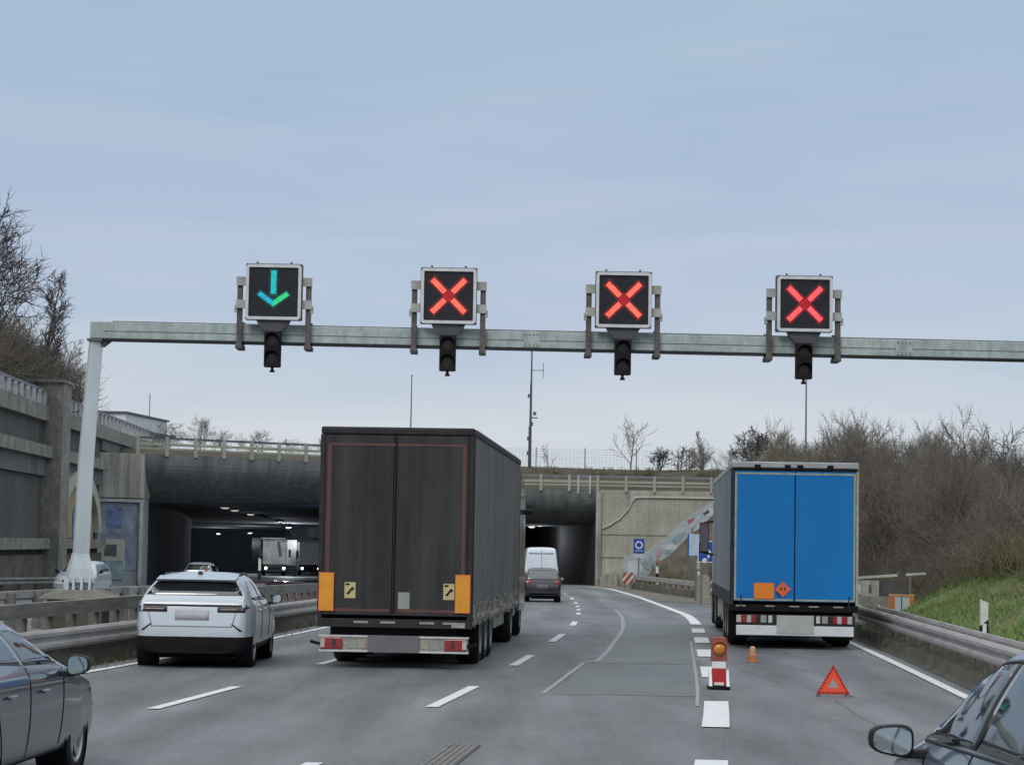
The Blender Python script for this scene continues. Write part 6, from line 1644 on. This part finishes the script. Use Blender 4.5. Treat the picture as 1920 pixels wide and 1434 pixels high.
def plant(pr, x, y, z, sc, label=None, group=None, rz=None, sz=None):
    o = pr if pr.name not in used else copy_tree(pr)
    used.add(pr.name) if o is pr else None
    o.location = (x, y, z); o.rotation_euler = (0, 0, random.uniform(0, 6.28) if rz is None else rz)
    o.scale = (sc, sc, sc * (sz or random.uniform(.92, 1.12)))
    if label: o['label'] = label
    if group is not None: o['group'] = group
    elif 'group' in o and label: del o['group']
    return o
WL = 'bare grey-brown tree in the thick wood on the right-hand slope'; WG = 'trees of the wood on the right-hand slope'
kinds = [proto_tree('bare_tree', WL, 'tree', WG, ('bark', 'twig'), 1.25, seed=11, height=7, spread=1.0, n1=17, n2=10, n3=9),
         proto_tree('bare_tree', WL, 'tree', WG, ('bark', 'twig_grey'), 1.25, seed=12, height=7.5, spread=.95, n1=17, n2=10, n3=9, up=.13),
         proto_tree('bare_tree', WL, 'tree', WG, ('bark', 'twig_olive'), 1.25, seed=13, height=6.5, spread=1.2, n1=17, n2=10, n3=9, up=.05),
         proto_tree('bare_tree', WL, 'tree', WG, ('bark', 'twig'), 1.25, seed=14, height=6, spread=1.3, trunks=3, n1=8, n2=9, n3=9, up=.05),
         proto_tree('bare_tree', WL, 'tree', WG, ('bark', 'twig_grey'), 1.3, seed=15, height=6.2, spread=1.1, trunks=2, n1=11, n2=9, n3=9, up=.09)]
random.seed(21)
cnt = 0
spots = []
tries = 0
while cnt < 285 and tries < 20000:
    tries += 1
    y = random.uniform(60, 185); s = random.uniform(grass_lim(y) if y < 112 else .8, 16)
    x = eR(y) + s
    if x > .27 * y + 4 or (y < 82 and x < 14.6) or (y < 181 and x < .116 * y): continue
    if any((x - a) ** 2 + (y - b) ** 2 < (1.05 + .005 * y) ** 2 for a, b in spots): continue
    spots.append((x, y)); cnt += 1
    tgt = 2.05 + y * float(np.interp(x / y, [.09, .12, .16, .2, .235], [.037, .044, .0495, .0465, .0435]))
    sc_ = min(1.35, max(.3, (tgt * random.uniform(.72, 1.0) - hR(x, y)) / 6.8))
    plant(random.choice(kinds), x, y, hR(x, y), sc_)
# undergrowth of the wood
def clump_cloud(name, label, pts, m, seed, n_each, hh, thick=.011, fan=1.0):
    g = np.random.default_rng(seed); segs = []
    for (x, y, z) in pts:
        k = n_each; az = g.uniform(0, 6.28, k); le = hh * g.uniform(.4, 1.1, k); ti = np.abs(g.normal(0, .75, k)) * fan
        p0 = np.stack([x + g.normal(0, .28, k), y + g.normal(0, .28, k), np.full(k, z - .05)], 1)
        ti = np.minimum(ti, 1.4); d = np.stack([np.sin(ti) * np.cos(az), np.sin(ti) * np.sin(az), np.cos(ti)], 1)
        p1 = p0 + d * le[:, None] * .55
        d2 = d + g.normal(0, .55, (k, 3)); d2 /= np.linalg.norm(d2, axis=1, keepdims=True)
        p2 = p1 + d2 * le[:, None] * .45
        segs.append(np.concatenate([p0, np.full((k, 1), thick), p1, np.full((k, 1), thick * .75)], 1))
        segs.append(np.concatenate([p1, np.full((k, 1), thick * .75), p2, np.full((k, 1), thick * .4)], 1))
        for q in range(5):
            w = g.uniform(.2, 1, (k, 1)); st = p1 + (p2 - p1) * w if q else p0 + (p1 - p0) * (.4 + .6 * w)
            d3 = d + g.normal(0, .65, (k, 3)); d3 /= np.linalg.norm(d3, axis=1, keepdims=True)
            segs.append(np.concatenate([st, np.full((k, 1), thick * .6), st + d3 * le[:, None] * .32, np.full((k, 1), thick * .3)], 1))
    o = seg_mesh(name, np.concatenate(segs), M[m], None)
    return tag(o, label, 'undergrowth', kind='stuff')
random.seed(5)
for nm, m_, n_, hh, lab in (('undergrowth', 'twig', 480, 2.0, 'brown leafless undergrowth between the trees of the right-hand wood'),
                            ('undergrowth', 'twig_olive', 260, 0.95, 'olive-brown scrub along the lower edge of the right-hand wood'),
                            ('undergrowth', 'twig_grey', 340, 2.4, 'grey tangle of thin stems among the trees of the right-hand wood')):
    pts = []
    while len(pts) < n_:
        y = random.uniform(58, 180) if 'olive' not in m_ else random.uniform(56, 130)
        lo = (grass_lim(y) - .4) if y < 112 else .4
        s = random.uniform(lo, 13) if 'olive' not in m_ else lo + abs(random.gauss(0, 1.3))
        x = eR(y) + s
        if x > .26 * y + 3 or (68 < y < 80 and x < 13.8) or (y <= 68 and x < eR(y) + 2.6) or (y < 181 and x < .114 * y): continue
        pts.append((x, y, hR(x, y)))
    clump_cloud(nm, lab, pts, m_, 3 + n_, 30, hh, .014)

# trees one can tell apart on the skyline
def solo(name, label, x, y, z, seed, mats, thick=1.2, sc=1.0, cat='tree', **kw):
    t = proto_tree(name, label, cat, None, mats, thick, seed=seed, **kw)
    t.location = (x, y, z); t.scale = (sc, sc, sc); used.add(t.name)
    return t
solo('bare_tree', 'pale bare tree with fanned branches standing alone on the grass above the wing wall', 10.05, 190, 8.2, 31, ('twig_grey', 'twig_grey'), 1.5, height=4.0, spread=1.25, n1=12, n2=6, n3=4, up=.1, r0=.09)
solo('bare_tree', 'small thin bare tree between the mast and the lone pale tree', 3.2, 189, 8.1, 32, ('twig_grey', 'twig_grey'), 1.2, height=2.4, spread=1.0, n1=8, n2=5, n3=3, r0=.06)
solo('dark_bush', 'dark ragged bush just right of the lone pale tree', 12.2, 188, 8.0, 33, ('twig_dark', 'twig_dark'), 2.4, cat='bush', height=2.3, spread=1.3, trunks=3, n1=6, n2=6, n3=5, up=.02)
solo('dark_bush', 'dark ragged bush between the lone pale tree and the poplars', 14.2, 189, 8.0, 34, ('twig_dark', 'twig'), 2.4, cat='bush', height=2.5, spread=1.2, trunks=3, n1=6, n2=6, n3=5, up=.03)
solo('bare_tree', 'small brown bush left of the poplars', 16.0, 190, 8.0, 35, ('bark', 'twig_grey'), 1.8, cat='bush', height=2.6, spread=1.2, trunks=2, n1=7, n2=7, n3=5)
solo('poplar_tree', 'tall slim pale poplar on the skyline left of the blue lorry roof', 17.0, 200, 8.0, 36, ('twig_pale', 'twig_pale'), 1.4, height=4.6, spread=.5, n1=18, n2=8, n3=5, up=.30, ang=(15, 30))
solo('dark_bush', 'wide dark bush with ragged top above the blue lorry roof', 19.5, 186, 8.0, 37, ('twig_dark', 'twig_dark'), 2.5, cat='bush', height=3.7, spread=1.3, trunks=4, n1=8, n2=8, n3=5, up=.04)
solo('poplar_tree', 'faint pale poplar peak right of the pole behind the blue lorry', 31.0, 215, 8.5, 38, ('twig_pale', 'twig_pale'), 1.4, height=5.2, spread=.55, n1=16, n2=8, n3=5, up=.26, ang=(15, 32))
solo('dark_tree', 'dark bare tree with bent bare limbs against the sky at the right edge', 21.2, 98, hR(21.2, 98), 39, ('twig_dark', 'twig_dark'), 1.5, height=4.7, spread=1.2, n1=14, n2=8, n3=5, up=.05, r0=.14)
solo('bare_tree', 'pale grey round-crowned tree on the skyline left of the dark right-edge tree', 27.2, 150, hR(27.2, 150), 40, ('twig_grey', 'twig_grey'), 1.1, height=5.4, spread=1.0, n1=14, n2=9, n3=6, up=.18)
random.seed(8)
TG = 'trees along the skyline right of the poplars'
for k in range(20):
    x = 16.5 + k * 1.25 + random.uniform(-.3, .3); y = 186 + random.uniform(0, 22)
    plant(kinds[k % 5], x, y, 8.1 + (y - 186) * .02, random.uniform(.36, .52) + k * .006, 'brown bare tree in the row along the skyline behind the blue lorry', TG)
# bushes over the left tunnel
BG = 'bushes behind the railing of the left tunnel deck'
bl = [('broad brown bush behind the railing, left end over the left tunnel', -23.0, 149, .42), ('tall spiky bush, second from the left behind the deck railing', -20.6, 150, .40), ('low brown bush with a pointed shoot, third behind the deck railing', -18.8, 151, .34),
      ('sparse bush fourth from the left behind the deck railing', -16.6, 152, .34), ('thin bush fifth from the left behind the deck railing', -14.8, 153, .28), ('wispy bush close left of the dark lorry roof', -12.4, 152, .27), ('reddish bush right at the edge of the dark lorry roof', -10.6, 152, .30)]
for k, (lab, x, y, sc) in enumerate(bl):
    o = plant(kinds[3 if k % 2 == 0 else 4], x, y, 7.2, sc, lab, BG); o.name = 'bare_bush'; o['category'] = 'bush'
    o.scale[0] *= 1.25; o.scale[1] *= 1.25

# trees above the retaining wall
solo('bare_tree', 'big dense dark bare tree at the left edge above the retaining wall', -23.7, 105, 8.8, 51, ('bark', 'twig_plum'), 2.0, height=8.6, spread=.95, trunks=3, n1=12, n2=10, n3=8, up=.08, r0=.13)
solo('bare_tree', 'slender dark tree with gnarled top between the big left tree and the gantry post', -23.45, 115, 8.6, 52, ('bark', 'twig_plum'), 2.0, height=7.0, spread=.62, n1=18, n2=9, n3=7, up=.16, ang=(25, 50), r0=.12)
solo('bare_tree', 'thin grey tree between the big left tree and the slender one', -24.1, 111, 8.8, 53, ('twig_grey', 'twig_grey'), 1.2, height=4.6, spread=.9, n1=12, n2=8, n3=5, up=.1)
solo('bare_tree', 'pale pinkish bare tree peeking out right of the gantry post', -24.7, 131, 7.6, 54, ('twig_pale', 'twig_pale'), 1.1, height=4.8, spread=.7, n1=13, n2=8, n3=5, up=.2, ang=(25, 45))
solo('bare_tree', 'low pale twiggy tree left of the gantry post under the slender tree', -24.3, 122, 9.0, 55, ('twig_pale', 'twig'), 1.2, height=3.8, spread=1.0, n1=12, n2=8, n3=6, up=.1)
LG = 'scrub trees on the hillside above the retaining wall'
random.seed(14)
for k in range(16):
    y = 90 + k * 2.6 + random.uniform(-1, 1); s = random.uniform(1.6, 4.5)
    plant(kinds[(k * 3) % 5], wx(y, -1.1) - s, y, 8.2 + .5 * s, random.uniform(.42, .62), 'low brown scrub tree on the hillside above the balustrade', LG)
pts = [(wx(y, -1.3) - (a_ := abs(random.gauss(0, 1.8))) - .3, y, 8.3 + a_ * .55) for y in np.random.default_rng(4).uniform(84, 126, 200)]
clump_cloud('undergrowth', 'brown leafless scrub behind the balustrade of the retaining wall', pts, 'twig', 9, 40, 2.9, .02)
pts = [(random.uniform(-4, 20), random.uniform(183, 190), 7.9) for _ in range(120)]
clump_cloud('rough_grass', 'rough brown grass and weeds on the bank above the right tunnel mouth', pts, 'twig_olive', 10, 22, .55, .02, 1.4)
pts = [(random.uniform(8.8, 16), random.uniform(150, 162), 0) for _ in range(70)]
pts = [(x, y, -.7 + max(0, min(6, (x - 10) * .92 + .9)) * max(0, (y - 149) / 14.9)) for x, y, _ in pts]
clump_cloud('rough_grass', 'dry brown weeds on the earth bank below the graffiti parapet', pts, 'twig_olive', 12, 20, .6, .015, 1.3)

g_ = np.random.default_rng(77)
pts = [(x := eR(y) + g_.uniform(.45, .95), y, hR(x, y) + .03) for y in g_.uniform(14, 58, 240)]
clump_cloud('verge_weeds', 'low dry weeds along the foot of the right guardrail', pts, 'twig_olive', 21, 16, .22, .006, 1.0)
pts = [(fx(LE, y) - g_.uniform(.45, .8), y, zg(y) + .0) for y in g_.uniform(20, 70, 160)]
clump_cloud('verge_weeds', 'low dry weeds along the foot of the left median guardrail', pts, 'twig_olive', 22, 12, .18, .006, 1.6)
